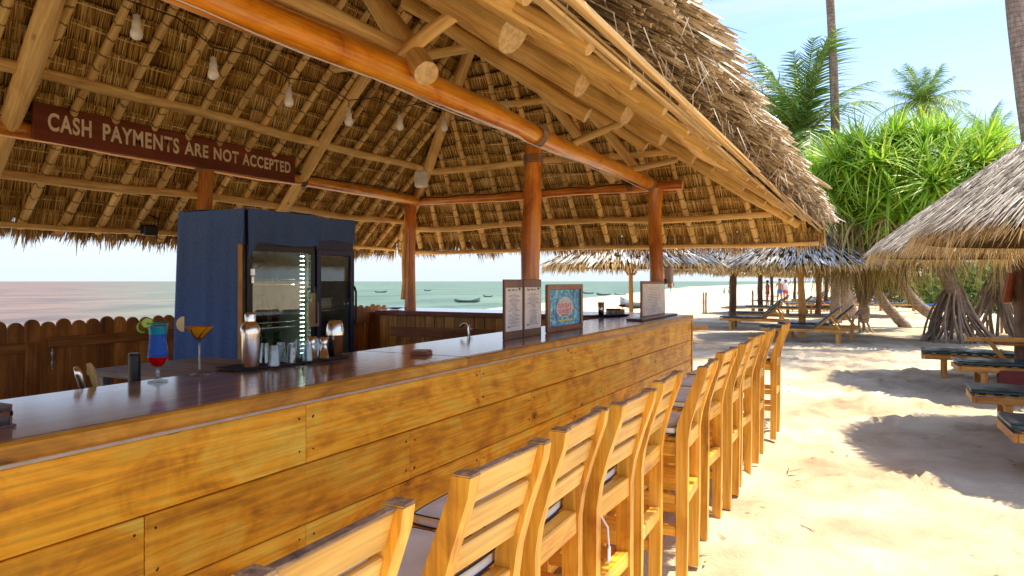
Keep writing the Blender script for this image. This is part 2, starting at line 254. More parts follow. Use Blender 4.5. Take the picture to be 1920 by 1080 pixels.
# ------------------------------------------------------------------ mesh helpers
def npmesh(name, V, faces, mat, tint=None, smooth=False, fm=None):
    """V (n,3); faces (m,k) int array; mat one or list"""
    me = bpy.data.meshes.new(name); V = np.asarray(V, dtype=np.float32)
    if isinstance(faces, np.ndarray):
        m, k = faces.shape
        me.vertices.add(len(V)); me.vertices.foreach_set('co', V.ravel())
        me.loops.add(m*k); me.loops.foreach_set('vertex_index', faces.ravel().astype(np.int32))
        me.polygons.add(m); me.polygons.foreach_set('loop_start', (np.arange(m)*k).astype(np.int32))
        me.update(calc_edges=True)
    else:
        me.from_pydata(V.tolist(), [], faces); me.update()
    for mm in (mat if isinstance(mat, (list, tuple)) else [mat]): me.materials.append(mm)
    if tint is not None:
        a = me.attributes.new('tint', 'FLOAT', 'POINT'); a.data.foreach_set('value', np.asarray(tint, dtype=np.float32))
    if fm is not None: me.polygons.foreach_set('material_index', np.asarray(fm, dtype=np.int32))
    if smooth: me.polygons.foreach_set('use_smooth', np.ones(len(me.polygons), dtype=bool))
    me.validate(); return me
def ob(name, me, parent=None, loc=None, rot=None, label=None):
    o = bpy.data.objects.new(name, me); COL.objects.link(o); o.parent = parent
    if loc is not None: o.location = loc
    if rot is not None: o.rotation_euler = rot
    if label: o['label'] = label
    return o
def thing(name, label, cat, loc=(0, 0, 0), rz=0, group=None, me=None, kind=None):
    o = bpy.data.objects.new(name, me); COL.objects.link(o); o.location = loc; o.rotation_euler = (0, 0, rz)
    o['label'] = label; o['category'] = cat
    if group: o['group'] = group
    if kind: o['kind'] = kind
    return o
def copy_tree(o, parent=None):
    c = o.copy(); COL.objects.link(c); c.parent = parent
    for ch in o.children: copy_tree(ch, c)
    return c
def dup(root, loc, rz, label, group=None, scale=None):
    c = copy_tree(root); c.location = loc; c.rotation_euler = (0, 0, rz); c['label'] = label
    if group: c['group'] = group
    if scale: c.scale = (scale,)*3
    return c
class MB:
    def __init__(s): s.v = []; s.f = []; s.m = []
    def add(s, vs, fs, mi=0):
        b = len(s.v); s.v += [tuple(x) for x in vs]; s.f += [tuple(b+i for i in f) for f in fs]; s.m += [mi]*len(fs)
    def box(s, c, d, mi=0, rot=None, bev=0):
        x, y, z = d[0]/2, d[1]/2, d[2]/2
        if bev:
            b = min(bev, x*.9, y*.9, z*.9); vs = []
            for sx in (-1, 1):
                for sy in (-1, 1):
                    for sz in (-1, 1):
                        vs += [Vector((sx*(x-b), sy*(y-b), sz*z)), Vector((sx*(x-b), sy*y, sz*(z-b))), Vector((sx*x, sy*(y-b), sz*(z-b)))]
            def I(sx, sy, sz, k): return ((sx > 0)*4+(sy > 0)*2+(sz > 0))*3+k
            fs = []
            for sz in (-1, 1): fs.append([I(-1, -1, sz, 0), I(1, -1, sz, 0), I(1, 1, sz, 0), I(-1, 1, sz, 0)])
            for sy in (-1, 1): fs.append([I(-1, sy, -1, 1), I(1, sy, -1, 1), I(1, sy, 1, 1), I(-1, sy, 1, 1)])
            for sx in (-1, 1): fs.append([I(sx, -1, -1, 2), I(sx, 1, -1, 2), I(sx, 1, 1, 2), I(sx, -1, 1, 2)])
            for sy in (-1, 1):
                for sz in (-1, 1): fs.append([I(-1, sy, sz, 0), I(1, sy, sz, 0), I(1, sy, sz, 1), I(-1, sy, sz, 1)])
            for sx in (-1, 1):
                for sz in (-1, 1): fs.append([I(sx, -1, sz, 0), I(sx, 1, sz, 0), I(sx, 1, sz, 2), I(sx, -1, sz, 2)])
                for sy in (-1, 1): fs.append([I(sx, sy, -1, 1), I(sx, sy, 1, 1), I(sx, sy, 1, 2), I(sx, sy, -1, 2)])
            for sx in (-1, 1):
                for sy in (-1, 1):
                    for sz in (-1, 1): fs.append([I(sx, sy, sz, 0), I(sx, sy, sz, 1), I(sx, sy, sz, 2)])
        else:
            vs = [Vector((sx*x, sy*y, sz*z)) for sx in (-1, 1) for sy in (-1, 1) for sz in (-1, 1)]
            fs = [(0, 1, 3, 2), (4, 6, 7, 5), (0, 4, 5, 1), (2, 3, 7, 6), (0, 2, 6, 4), (1, 5, 7, 3)]
        if rot: vs = [rot @ v for v in vs]
        c = Vector(c); s.add([v+c for v in vs], fs, mi)
    def tube(s, pts, rad, n=8, mi=0, cap=True, capmi=None):
        pts = [Vector(p) for p in pts]; rings = []
        up = None; b = len(s.v); vs = []
        for i, p in enumerate(pts):
            t = (pts[min(i+1, len(pts)-1)]-pts[max(i-1, 0)]).normalized()
            if up is None:
                up = t.orthogonal().normalized()
            up = (up-t*up.dot(t)); up = up.normalized() if up.length > 1e-6 else t.orthogonal().normalized()
            sd = t.cross(up); r = rad[i] if isinstance(rad, (list, tuple)) else rad
            for k in range(n):
                a = 2*math.pi*k/n; vs.append(p+(up*math.cos(a)+sd*math.sin(a))*r)
        fs = [(i*n+k, i*n+(k+1) % n, (i+1)*n+(k+1) % n, (i+1)*n+k) for i in range(len(pts)-1) for k in range(n)]
        s.add(vs, fs, mi)
        if cap:
            q = (len(pts)-1)*n; s.f += [tuple(b+k for k in range(n))[::-1], tuple(b+q+k for k in range(n))]; s.m += [mi if capmi is None else capmi]*2
    def lathe(s, prof, c=(0, 0, 0), n=24, mi=0, a0=0, a1=2*math.pi):
        c = Vector(c); full = abs(a1-a0-2*math.pi) < 1e-6; m = n if full else n+1; vs = []
        for (r, z) in prof:
            for k in range(m):
                a = a0+(a1-a0)*k/n; vs.append(c+Vector((r*math.cos(a), r*math.sin(a), z)))
        fs = []
        for i in range(len(prof)-1):
            for k in range(n):
                k2 = (k+1) % m; fs.append((i*m+k, i*m+k2, (i+1)*m+k2, (i+1)*m+k))
        s.add(vs, fs, mi)
    def mesh(s, name, mats, smooth=False):
        me = bpy.data.meshes.new(name); me.from_pydata(s.v, [], s.f)
        for mm in (mats if isinstance(mats, (list, tuple)) else [mats]): me.materials.append(mm)
        me.polygons.foreach_set('material_index', s.m)
        if smooth: me.polygons.foreach_set('use_smooth', [True]*len(s.f))
        me.update(); return me
    def obj(s, name, mats, parent=None, loc=None, smooth=False, label=None, rot=None):
        return ob(name, s.mesh(name, mats, smooth), parent, loc, rot, label)
def autosmooth(me, ang=40):
    # flat faces on caps only: mark by normal change
    try: me.set_sharp_from_angle(angle=R(ang))
    except Exception: pass
def frame_z(d, side=None):
    z = d.normalized(); s = Vector(side) if side is not None else (Vector((0, 0, 1)) if abs(z.z) < .9 else Vector((1, 0, 0)))
    x = (s-z*s.dot(z)).normalized(); y = z.cross(x); return Matrix((x, y, z)).transposed()
LOGN = [0]
def log(name, p0, p1, r0, r1, mat, parent=None, n=12, wob=.25, bend=.0, cut=None, bumpy=.05, label=None):
    """a peeled pole from p0 to p1, built along its own Z axis"""
    p0 = Vector(p0); p1 = Vector(p1); d = p1-p0; Ln = d.length; LOGN[0] += 1
    rg = random.Random(LOGN[0]*13+5); m = max(3, int(Ln/.22)); pts = []; rad = []
    ph = [rg.uniform(0, 6.28) for _ in range(6)]
    for i in range(m+1):
        t = i/m; e = math.sin(math.pi*t)
        x = e*bend+r0*wob*(math.sin(t*Ln*1.7+ph[0])*.7+math.sin(t*Ln*4.1+ph[1])*.3)*min(1, e*3)
        y = r0*wob*(math.sin(t*Ln*1.9+ph[2])*.7+math.sin(t*Ln*3.7+ph[3])*.3)*min(1, e*3)
        pts.append(Vector((x, y, t*Ln))); rad.append((r0+(r1-r0)*t)*(1+bumpy*math.sin(t*Ln*5+ph[4])+bumpy*rg.uniform(-1, 1)))
    b = MB(); b.tube(pts, rad, n, 0, True, 1)
    for k in range(len(b.v)-0):
        v = b.v[k]; f = 1+rg.uniform(-.04, .04); i = k//n; c = pts[min(i, m)]
        b.v[k] = (c.x+(v[0]-c.x)*f, c.y+(v[1]-c.y)*f, v[2])
    me = b.mesh(name, [mat, cut or M['logcut']], True)
    me.polygons[len(me.polygons)-1].use_smooth = False; me.polygons[len(me.polygons)-2].use_smooth = False
    autosmooth(me, 55)
    o = ob(name, me, parent); q = frame_z(d).to_quaternion(); o.rotation_mode = 'QUATERNION'; o.rotation_quaternion = q; o.location = p0
    if label: o['label'] = label
    return o
def boardmesh(name, Ln, w, t, mat, bev=.004, ends=None):
    b = MB(); b.box((0, 0, Ln/2), (w, t, Ln), bev=bev); return b.mesh(name, mat)
BM_CACHE = {}
def board(name, p0, p1, w, t, side, mat, parent=None, bev=.004, label=None):
    """a sawn board from p0 to p1 (local Z), width w along 'side', thickness t"""
    p0 = Vector(p0); p1 = Vector(p1); Ln = round((p1-p0).length, 4); key = (name, Ln, round(w, 4), round(t, 4), mat.name, bev)
    if key not in BM_CACHE: BM_CACHE[key] = boardmesh(name, Ln, w, t, mat, bev)
    o = ob(name, BM_CACHE[key], parent, p0); o.rotation_mode = 'QUATERNION'; o.rotation_quaternion = frame_z(p1-p0, side).to_quaternion()
    if label: o['label'] = label
    return o
def blades(roots, dirs, lens, wid, side, tint, droop=None, segs=2, fold=0.0, tip=.15):
    """many tapered strips; droop: (n,3) displacement at tip, quadratic"""
    n = len(roots); roots = np.asarray(roots, float); dirs = np.asarray(dirs, float); dirs /= np.linalg.norm(dirs, axis=1)[:, None]+1e-9
    side = np.asarray(side, float); side = side-dirs*(side*dirs).sum(1)[:, None]; side /= np.linalg.norm(side, axis=1)[:, None]+1e-9
    lens = np.broadcast_to(lens, n).astype(float); wid = np.broadcast_to(wid, n).astype(float)
    if droop is None: droop = np.zeros((n, 3))
    V = np.zeros((n, (segs+1)*2, 3)); T = np.zeros((n, (segs+1)*2))
    for k in range(segs+1):
        t = k/segs; c = roots+dirs*(lens*t)[:, None]+droop*t*t
        w = wid*(1-(1-tip)*t**1.5)*.5
        V[:, 2*k] = c-side*w[:, None]; V[:, 2*k+1] = c+side*w[:, None]; T[:, 2*k] = tint; T[:, 2*k+1] = tint
    base = (np.arange(n)*(segs+1)*2)[:, None]
    fs = np.concatenate([base+np.array([[2*k, 2*k+1, 2*k+3, 2*k+2]]) for k in range(segs)], 0)
    return V.reshape(-1, 3), fs, T.ravel()
def merge(parts):
    Vs, Fs, Ts = [], [], []; o = 0
    for V, f, t in parts: Vs.append(V); Fs.append(f+o); Ts.append(t); o += len(V)
    return np.concatenate(Vs), np.concatenate(Fs), np.concatenate(Ts)
def value_noise(x, y, seed=0):
    rs = np.random.RandomState(seed); g = rs.rand(256, 256)
    xi = np.floor(x).astype(int); yi = np.floor(y).astype(int); fx = x-xi; fy = y-yi; fx = fx*fx*(3-2*fx); fy = fy*fy*(3-2*fy)
    a = g[xi % 256, yi % 256]; b = g[(xi+1) % 256, yi % 256]; c = g[xi % 256, (yi+1) % 256]; d = g[(xi+1) % 256, (yi+1) % 256]
    return (a*(1-fx)+b*fx)*(1-fy)+(c*(1-fx)+d*fx)*fy-.5
# ================================================================== SETTING
SEAZ = -2.5
def build_ground():
    xs = np.concatenate([[-400, -250, -160, -120], np.arange(-90, -9, 3.0), np.arange(-9, -2.2, .4), np.arange(-2.2, 9, .075), np.arange(9, 40, 1.5), [45, 60, 90, 150, 300, 800, 2000, 5000]])
    ys = np.concatenate([[-60, -30, -15, -8], np.arange(-5, 3.2, .4), np.arange(3.2, 20, .075), np.arange(20, 40, .3), np.arange(40, 100, 3.0), [110, 130, 160, 200, 260, 350, 500, 900, 2000, 5500]])
    X, Y = np.meshgrid(xs, ys, indexing='ij')
    shore = np.where(Y > 0, 35+.17*np.minimum(Y, 600), 35); s = np.clip((-X-9)/(shore-9), 0, 1.6)
    Z = SEAZ*s*(1.0)
    Z += .05*value_noise(X*1.1+7, Y*1.1, 1)*(X > -9)+.032*value_noise(X*3.1, Y*3.1+3, 2)*(abs(X-3) < 7)*(Y < 42)
    fine = (X > -2.2) & (X < 9) & (Y > 3.2) & (Y < 20)
    Z += fine*(.045*value_noise(X*5.3, Y*5.3, 3)+.02*value_noise(X*11.5, Y*11.5, 5))
    # shallow footprints
    rs = np.random.RandomState(4)
    for _ in range(700):
        fx, fy = rs.uniform(-1.9, 7), rs.uniform(3.4, 19); a = rs.uniform(0, 3.14); l = .15; w = .065; dp = rs.uniform(.03, .075)
        i0, i1 = np.searchsorted(xs, [fx-.4, fx+.4]); j0, j1 = np.searchsorted(ys, [fy-.4, fy+.4]); dx = X[i0:i1, j0:j1]-fx; dy = Y[i0:i1, j0:j1]-fy
        u = (dx*math.cos(a)+dy*math.sin(a))/l; v = (-dx*math.sin(a)+dy*math.cos(a))/w; r2 = u*u+v*v
        Z[i0:i1, j0:j1] += -dp*np.exp(-r2)+dp*.55*np.exp(-(np.sqrt(r2)-1.7)**2*3)
    nx, ny = len(xs), len(ys); V = np.stack([X, Y, Z], -1).reshape(-1, 3)
    i = np.arange(nx-1)[:, None]*ny+np.arange(ny-1)[None, :]; i = i.ravel()
    fs = np.stack([i, i+ny, i+ny+1, i+1], 1)
    o = ob('sand', npmesh('sand', V, fs, M['sand'], smooth=True)); o['kind'] = 'structure'
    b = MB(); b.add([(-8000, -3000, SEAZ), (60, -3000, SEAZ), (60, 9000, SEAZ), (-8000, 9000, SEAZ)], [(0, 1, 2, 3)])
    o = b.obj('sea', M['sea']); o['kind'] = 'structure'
build_ground()
# ================================================================== BAR SHELTER (thatched roof on posts)
def z_sea(X): return 7.51+.85*X
def z_front(X): return 1.75-.7*X
def z_far(Y): return 11.11-1.07*Y
AP = Vector((-3.72, 6.32, 4.35)); YN = -1.2
shelter = thing('beach_bar_shelter', 'open thatched bar roof carried on varnished orange log posts', 'shelter')
S = shelter
BX, SX = -2.25, -5.5; YF = 7.75; YM = 4.4; BZ = 2.64
PT = 'log post'
def post(x, y, ztop, r=.075, z0=0, lab=None, mat=None): return log('post', (x, y, z0-.15), (x, y, ztop), r*1.08, r*.96, mat or M['varnish'], S, n=16, wob=.36, bumpy=.06, label=lab)
post(BX-.07, YM+.39, BZ-.04, .07); post(BX+.05, YF, BZ-.03, .08); post(-5.62, YF, BZ, .075); post(SX, YM, BZ, .068)
post(BX, -2.3, BZ, .075); post(SX, -2.3, BZ, .075); post(SX, 1.05, BZ, .07)
log('branch_stub', (-5.72, YF-.02, 1.3), (-5.66, YF-.02, 2.5), .045, .03, M['log'], S, wob=.8)
# tie beams
log('tie_beam', (BX, -3.0, BZ+.01), (BX, YF+.2, BZ+.01), .092, .066, M['beam'], S, n=16, wob=.13, bumpy=.03)
log('tie_beam', (SX, -3.0, BZ-.01), (SX, YF, BZ), .068, .062, M['beam'], S, n=12, wob=.15)
log('tie_beam', (-5.75, YF, BZ-.01), (BX+.35, YF, BZ-.02), .06, .055, M['varnish'], S, n=12, wob=.25)
log('tie_beam', (SX, -2.3, BZ+.12), (BX, -2.3, BZ+.12), .07, .07, M['varnish'], S)
log('wall_plate', (BX-.02, -3.0, BZ+.15), (BX-.02, 3.0, BZ+.15), .062, .055, M['log'], S, wob=.1)
# sea-side roof plane members
def sp(D, Y, off=0.0): return Vector((-D, Y, z_sea(-D)-off))
hipY = lambda X: (3.6-.85*X)/1.07
for D, r in ((5.147, .047), (5.875, .042), (6.3, .028), (4.35, .045)):
    log('purlin', sp(D, YN-2, .14), sp(D, hipY(-D)-.05, .14), r*1.1, r*.85, M['log'], S, wob=.5)
Y = .45
while Y < 8.3:
    D1 = 6.42; D0 = 3.80
    # clip against hip
    def inside(D, yy): return yy < hipY(-D)-.03
    ya = lambda D: Y+.12*(D-5.1)
    if not inside(D1, ya(D1)): break
    d = D1
    while d > D0 and inside(d-.05, ya(d-.05)): d -= .05
    log('batten', sp(d, ya(d), .09), sp(D1+random.uniform(-.05, .05), ya(D1), .09), .029, .036, M['batten'], S, n=8, wob=.35)
    Y += .33
for Y0, r in ((2.60, .078), (5.47, .062), (0.1, .07), (-2.0, .07)):
    log('rafter', sp(3.85, Y0-.2, .19), sp(6.05, Y0+.22, .19), r*.85, r, M['log'], S, wob=.3)
# hips
log('hip_rafter', AP+Vector((0, 0, -.17)), Vector((-6.1, hipY(-6.1), z_sea(-6.1)-.14)), .065, .07, M['log'], S, wob=.2)
fh = lambda X: (9.36+.7*X)/1.07
log('hip_rafter', AP+Vector((0, 0, -.17)), Vector((-.75, fh(-.75), z_front(-.75)-.1)), .06, .05, M['logfront'], S, wob=.3)
log('ridge_pole', Vector((AP.x, YN-1, AP.z-.1)), Vector((AP.x, AP.y+.1, AP.z-.1)), .06, .06, M['log'], S)
# far plane members
def fp(X, Y, off=0.0): return Vector((X, Y, z_far(Y)-off))
def xl(Y): return (3.6-1.07*Y)/.85
def xr(Y): return (1.07*Y-9.36)/.7
for Yp, r in ((8.12, .042), (7.49, .042), (6.93, .04), (8.42, .028)):
    log('purlin', fp(xl(Yp)+.05, Yp, .13), fp(xr(Yp)-.05, Yp, .13), r, r*.85, M['log'], S, wob=.55)
Xb = -6.25
while Xb < -.7:
    k = (-2.6-Xb)*.11; xa = lambda yy: Xb+(8.4-yy)*k
    yt = 8.5
    while yt > 6.45 and xl(yt-.05) < xa(yt-.05) < xr(yt-.05): yt -= .05
    if yt < 8.4: log('batten', fp(xa(yt), yt, .085), fp(xa(8.42), 8.42+random.uniform(-.04, .05), .085), .029, .039, M['batten'], S, n=8, wob=.35)
    Xb += .36
def fpx(px, py, off):
    r = ray(px, py); d = (11.11-CAMH)/(1.07*r.y+r.z); p = r*d+Vector((0, 0, CAMH-off)); return p
log('rafter', fpx(1020, 150, .15), fpx(1151, 315, .15), .055, .06, M['log'], S, wob=.2)
log('rafter', fpx(1090, 165, .15), fpx(1229, 335, .15), .05, .055, M['log'], S, wob=.2)
# front plane members: heavy rafters whose sawn ends show
def frp(D, Y, off=0.0): return Vector((-D, Y, z_front(-D)-off))
for Y0, r, De in ((-1.6, .09, 1.70), (-.4, .09, 1.66), (.75, .09, 1.70), (1.9, .09, 1.66), (3.0, .10, 1.56), (4.02, .098, 1.60), (4.85, .095, 1.58), (5.8, .088, 1.58), (6.6, .075, 1.5)):
    if Y0 < 6.3: Dt = 3.6
    else: Dt = -(xr(Y0)) if xr(Y0) < -2 else 3.2
    Dt = min(3.6, max(2.2, -xr(Y0)-.1) if Y0 > 6.3 else 3.6)
    log('rafter', frp(Dt, Y0-.05, .10), frp(De, Y0, .085), r, r*.95, M['logfront'], S, n=16, wob=.25)
for Y0, De in ((7.15, 1.45), (7.45, 1.2), (7.7, 1.02), (7.95, .9), (8.15, .8)):
    log('jack_rafter', frp(-xr(Y0)-.08, Y0, .09), frp(De, Y0, .09), .038, .036, M['logfront'], S, n=12, wob=.2)
for Y0 in np.arange(-1, 8.0, .42): log('batten', frp(min(3.5, -xr(max(Y0, 6.4))-.05), Y0, .035), frp(.75, Y0, .03), .024, .026, M['logfront'], S, n=8)
log('eave_pole', frp(1.08, -1.5, .02), frp(.92, 8.05, .02), .052, .036, M['logfront'], S, n=14, wob=.45)
log('purlin', frp(2.6, -1.5, .06), frp(2.6, 6.9, .05), .045, .04, M['log'], S, n=12, wob=.5)
log('principal_rafter', frp(3.5, 4.75, .3), frp(1.98, 5.05, .30), .06, .062, M['logfront'], S, n=16, wob=.2)
log('principal_rafter', frp(3.3, 6.2, .28), frp(1.95, 6.5, .28), .05, .052, M['logfront'], S, n=16, wob=.2)
# loose diagonal log and struts above the orange beam
log('brace', at_X(650, -80, -3.1), at_X(800, 138, -2.06), .062, .07, M['log'], S, n=16, wob=.2)
log('strut', Vector((BX-.05, 2.95, BZ+.04)), Vector((-1.98, 3.16, 2.99)), .04, .036, M['log'], S)
def strut(a, b, r=.035): log('strut', a, b, r, r*.9, M['log'], S)
strut((BX, 5.35, BZ+.05), (-1.9, 5.62, 2.88)); strut((BX, 6.85, BZ+.05), (-1.8, 7.1, 2.80), .032); strut((BX, .6, BZ+.05), (-1.9, .9, 2.9))
log('collar_tie', Vector((-4.45, 4.95, 3.53)), Vector((-2.72, 5.0, 3.50)), .045, .04, M['log'], S)
log('collar_tie', Vector((-4.45, 2.0, 3.5)), Vector((-2.72, 2.0, 3.5)), .045, .04, M['log'], S)
# long split palm strips under the front eave
rgs = random.Random(5)
for k in range(46):
    D = rgs.uniform(.48, .86); y0 = rgs.choice([-.6, .4, 1.2, 2.0, 2.9, 3.8, 4.7, 5.6, 6.2])+rgs.uniform(-.3, .3); ln = rgs.uniform(1.5, 2.8); D2 = D+rgs.uniform(-.06, .06)
    y1 = min(y0+ln, 8.1+.3*D)
    board('palm_strip', frp(D, y0, .012+rgs.uniform(0, .03)), frp(D2, y1, .012+rgs.uniform(0, .03)), rgs.uniform(.02, .042), .008, (1, 0, -.7), M['palmstrip'], S, bev=.002)
# ---------------- thatch courses
def course(t_pts, name='thatch_course', dens=95, Ln=(.16, .26), nrm=(0, 0, -1), wid=.012, mat=None, tlo=.15, thi=.85, lift=.02, sag=.035, stick=True, seed=0, lean=.16, tilt=(.0, .22)):
    """t_pts: (A, B, downslope unit) course line from A to B; blades hang downslope on the underside"""
    A, B, dn = t_pts; A = np.array(A); B = np.array(B); dn = np.array(dn); L = np.linalg.norm(B-A); n = max(4, int(L*dens)); rg = np.random.default_rng(seed)
    al = (B-A)/L; nrm = np.array(nrm, float); nrm /= np.linalg.norm(nrm)
    s = (np.arange(n)+rg.uniform(-.6, .6, n))/n*L
    s = np.clip(s, 0, L)
    # clumps: neighbouring strands share lean and colour
    cl = np.interp(s, np.arange(0, L+.3, .09), rg.uniform(-1, 1, len(np.arange(0, L+.3, .09))))
    wav = .012*np.sin(s*3.1+seed)+.008*np.sin(s*7.7+seed*2)
    roots = A+al*s[:, None]+dn*wav[:, None]+nrm*rg.uniform(-.012, .014, n)[:, None]
    dirs = dn+al*(.12+cl*lean*1.5+rg.normal(0, lean, n))[:, None]+nrm*rg.uniform(tilt[0], tilt[1], n)[:, None]
    tint = np.clip(rg.uniform(tlo, thi, n)+cl*.1, 0, 1)
    V, f, T = blades(roots, dirs, rg.uniform(*Ln, n), rg.uniform(.6, 1.4, n)*wid, np.cross(dirs, nrm)+rg.normal(0, .22, (n, 3)), tint, droop=np.array([0, 0, -1.0])*(rg.uniform(0, sag, n))[:, None])
    if stick:
        pts = []
        m = max(2, int(L/.22))
        sb = np.linspace(0, L, m+1); P = A+al*sb[:, None]+dn*(rg.uniform(-.012, .012, m+1)+.03)[:, None]+nrm*.02
        V2, f2, T2 = blades(P[:-1], P[1:]-P[:-1], np.linalg.norm(P[1:]-P[:-1], axis=1), .011, np.tile(dn, (m, 1)), rg.uniform(.75, 1.0, m), segs=1, tip=1)
        V, f, T = merge([(V, f, T), (V2, f2, T2)])
    return ob(name, npmesh(name, V, f, mat or M['thatch'], T), S)
def unit(v): v = np.array(v, float); return v/np.linalg.norm(v)
dS = unit((-1, 0, -.85)); nS = unit((.85, 0, -1)); dF = unit((0, 1, -1.07)); nF = unit((0, -1.07, -1)); dR = unit((1, 0, -.7)); nR = unit((-.7, 0, -1))
D = 6.42; k = 0
while D > 3.78:
    y1 = hipY(-D); far = .92
    course((sp(D, .4), sp(D, y1), dS), nrm=nS, seed=k, dens=270, Ln=(.13, .148), wid=.009, lean=.028, tilt=(.34, .42), sag=.012)
    D -= .128; k += 1
Yc = 8.42
while Yc > 6.4:
    course((fp(xl(Yc), Yc), fp(xr(Yc), Yc), dF), nrm=nF, seed=200+k, dens=220, Ln=(.125, .145), wid=.010, thi=.95, tlo=.25, lean=.035, tilt=(.32, .42), sag=.012)
    Yc -= .118; k += 1
D = 1.2
while D < 3.6:
    y1 = fh(-D)
    course((frp(D, 1.0 if D > 1 else .2), frp(D, y1), dR), nrm=nR, seed=400+k, dens=50 if D > 1.2 else 90, Ln=(.14, .24), wid=.014, tlo=.35, thi=1, sag=.02)
    D += .11 if D < 1.6 else .2; k += 1
# roof mats (solid layer above the courses) and weathered top layer
def slab(name, pts, th, mat):
    n = len(pts); vs = [Vector(p)+Vector((0, 0, .03)) for p in pts]+[Vector(p)+Vector((0, 0, th)) for p in pts]
    fs = [tuple(range(n))[::-1], tuple(range(n, 2*n))]+[(i, (i+1) % n, n+(i+1) % n, n+i) for i in range(n)]
    b = MB(); b.add(vs, fs); return b.obj(name, mat, S)
AN = Vector((AP.x, YN, AP.z))
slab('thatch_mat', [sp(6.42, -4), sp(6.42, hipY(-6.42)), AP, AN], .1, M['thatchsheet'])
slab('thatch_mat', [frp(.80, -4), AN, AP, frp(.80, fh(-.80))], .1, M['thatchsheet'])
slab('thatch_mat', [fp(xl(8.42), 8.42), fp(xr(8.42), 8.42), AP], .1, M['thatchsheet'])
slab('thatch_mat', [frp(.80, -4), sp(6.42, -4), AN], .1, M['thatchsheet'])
def topthatch(A, B, dn, up, n, seed, step=.16, rows=None):
    """outer weathered thatch: A-B eave line, going upslope 'rows' steps"""
    rg = np.random.default_rng(seed); parts = []
    A = np.array(A); B = np.array(B); dn = np.array(dn); nn = np.array(up, float); nn /= np.linalg.norm(nn)
    for r in range(rows):
        a = A-dn*step*r; b = B-dn*step*r+(A-B)/np.linalg.norm(A-B)*step*r*.7; L = np.linalg.norm(b-a); m = int(L*n); al = (b-a)/L
        s = rg.uniform(0, L, m); roots = a+al*s[:, None]-dn*.1+nn*(.12+rg.uniform(0, .05, m))[:, None]
        dirs = dn+al*rg.normal(0, .2, m)[:, None]+nn*rg.uniform(-.1, .12, m)[:, None]
        parts.append(blades(roots, dirs, rg.uniform(.2, .36, m), rg.uniform(.012, .03, m), np.cross(dirs, nn)+rg.normal(0, .3, (m, 3)), rg.uniform(0, 1, m)))
    V, f, T = merge(parts); o = ob('top_thatch', npmesh('top_thatch', V, f, M['thatchgrey'], T), S); o['kind'] = 'stuff'
topthatch(frp(.62, -2), frp(.62, 8.3), dR, (.7, 0, 1), 55, 1, rows=14)
topthatch(fp(-6.3, 8.4), fp(-.7, 8.4), dF, (0, 1.07, 1), 40, 2, rows=4)
# thick broken eave edge of the front plane, seen from below and outside: prism sticks in bundles
def stickedge():
    rg = np.random.default_rng(21); mats = M['thatchend']; n = 22000
    y = rg.uniform(.3, 8.35, n)**1.0; lay = rg.uniform(0, 1, n)
    # bundles share offsets
    by = np.floor(y/.075).astype(int); bo = rg.normal(0, 1, (200, 8)); li = np.floor(lay*8).astype(int).clip(0, 7); bnd = bo[by, li]
    tipD = .66-.27*lay-.035*bnd-rg.uniform(-.03, .045, n); tipD = np.where(rg.random(n) < .015, tipD-.06, tipD)
    ln = rg.uniform(.25, .5, n); off = .02+.185*lay+.01*bnd
    drop = rg.normal(0, .10, n)
    dirs = np.stack([np.ones(n), rg.normal(0, .22, n)+.08*bnd, -.72+drop*.6], 1); dirs /= np.linalg.norm(dirs, axis=1)[:, None]
    tips = np.stack([-tipD, y, 1.75+.7*tipD+off], 1); roots = tips-dirs*ln[:, None]
    w = rg.uniform(.003, .008, n)*np.where(rg.random(n) < .12, 1.6, 1)
    # triangular prism
    up = np.array([0, 0, 1.0]); s1 = np.cross(dirs, up); s1 /= np.linalg.norm(s1, axis=1)[:, None]; s2 = np.cross(s1, dirs)
    ang = rg.uniform(0, 6.28, n); V = np.zeros((n, 6, 3))
    for k in range(3):
        a = ang+k*2.094; d = (s1*np.cos(a)[:, None]*1.5+s2*np.sin(a)[:, None]*.7)*w[:, None]
        V[:, k] = roots+d; V[:, 3+k] = tips+d*rg.uniform(.4, 1, n)[:, None]
    b = (np.arange(n)*6)[:, None]
    fs = np.concatenate([b+np.array([[k, (k+1) % 3, 3+(k+1) % 3, 3+k]]) for k in range(3)]+[b+np.array([[3, 4, 5, 5]])], 0)
    tint = np.clip(.25+.5*lay+rg.normal(0, .22, n), 0, 1); T = np.repeat(tint, 6)
    faces = [tuple(f[:3]) if f[2] == f[3] else tuple(f) for f in fs.tolist()]
    o = ob('eave_thatch', npmesh('eave_thatch', V.reshape(-1, 3), faces, mats, T), S); o['kind'] = 'stuff'
    # loose hanging bits
    m = 500; y = rg.uniform(.8, 8.3, m); Dd = rg.uniform(.35, .62, m); roots = np.stack([-Dd, y, 1.75+.7*Dd+rg.uniform(0, .15, m)], 1)
    dirs = np.stack([rg.normal(.3, .4, m), rg.normal(0, .4, m), -np.ones(m)], 1)
    V, f, T = blades(roots, dirs, rg.uniform(.04, .10, m), .0035, rg.normal(0, 1, (m, 3)), rg.uniform(.4, 1, m))
    o = ob('loose_straw', npmesh('loose_straw', V, f, mats, T), S); o['kind'] = 'stuff'
stickedge()
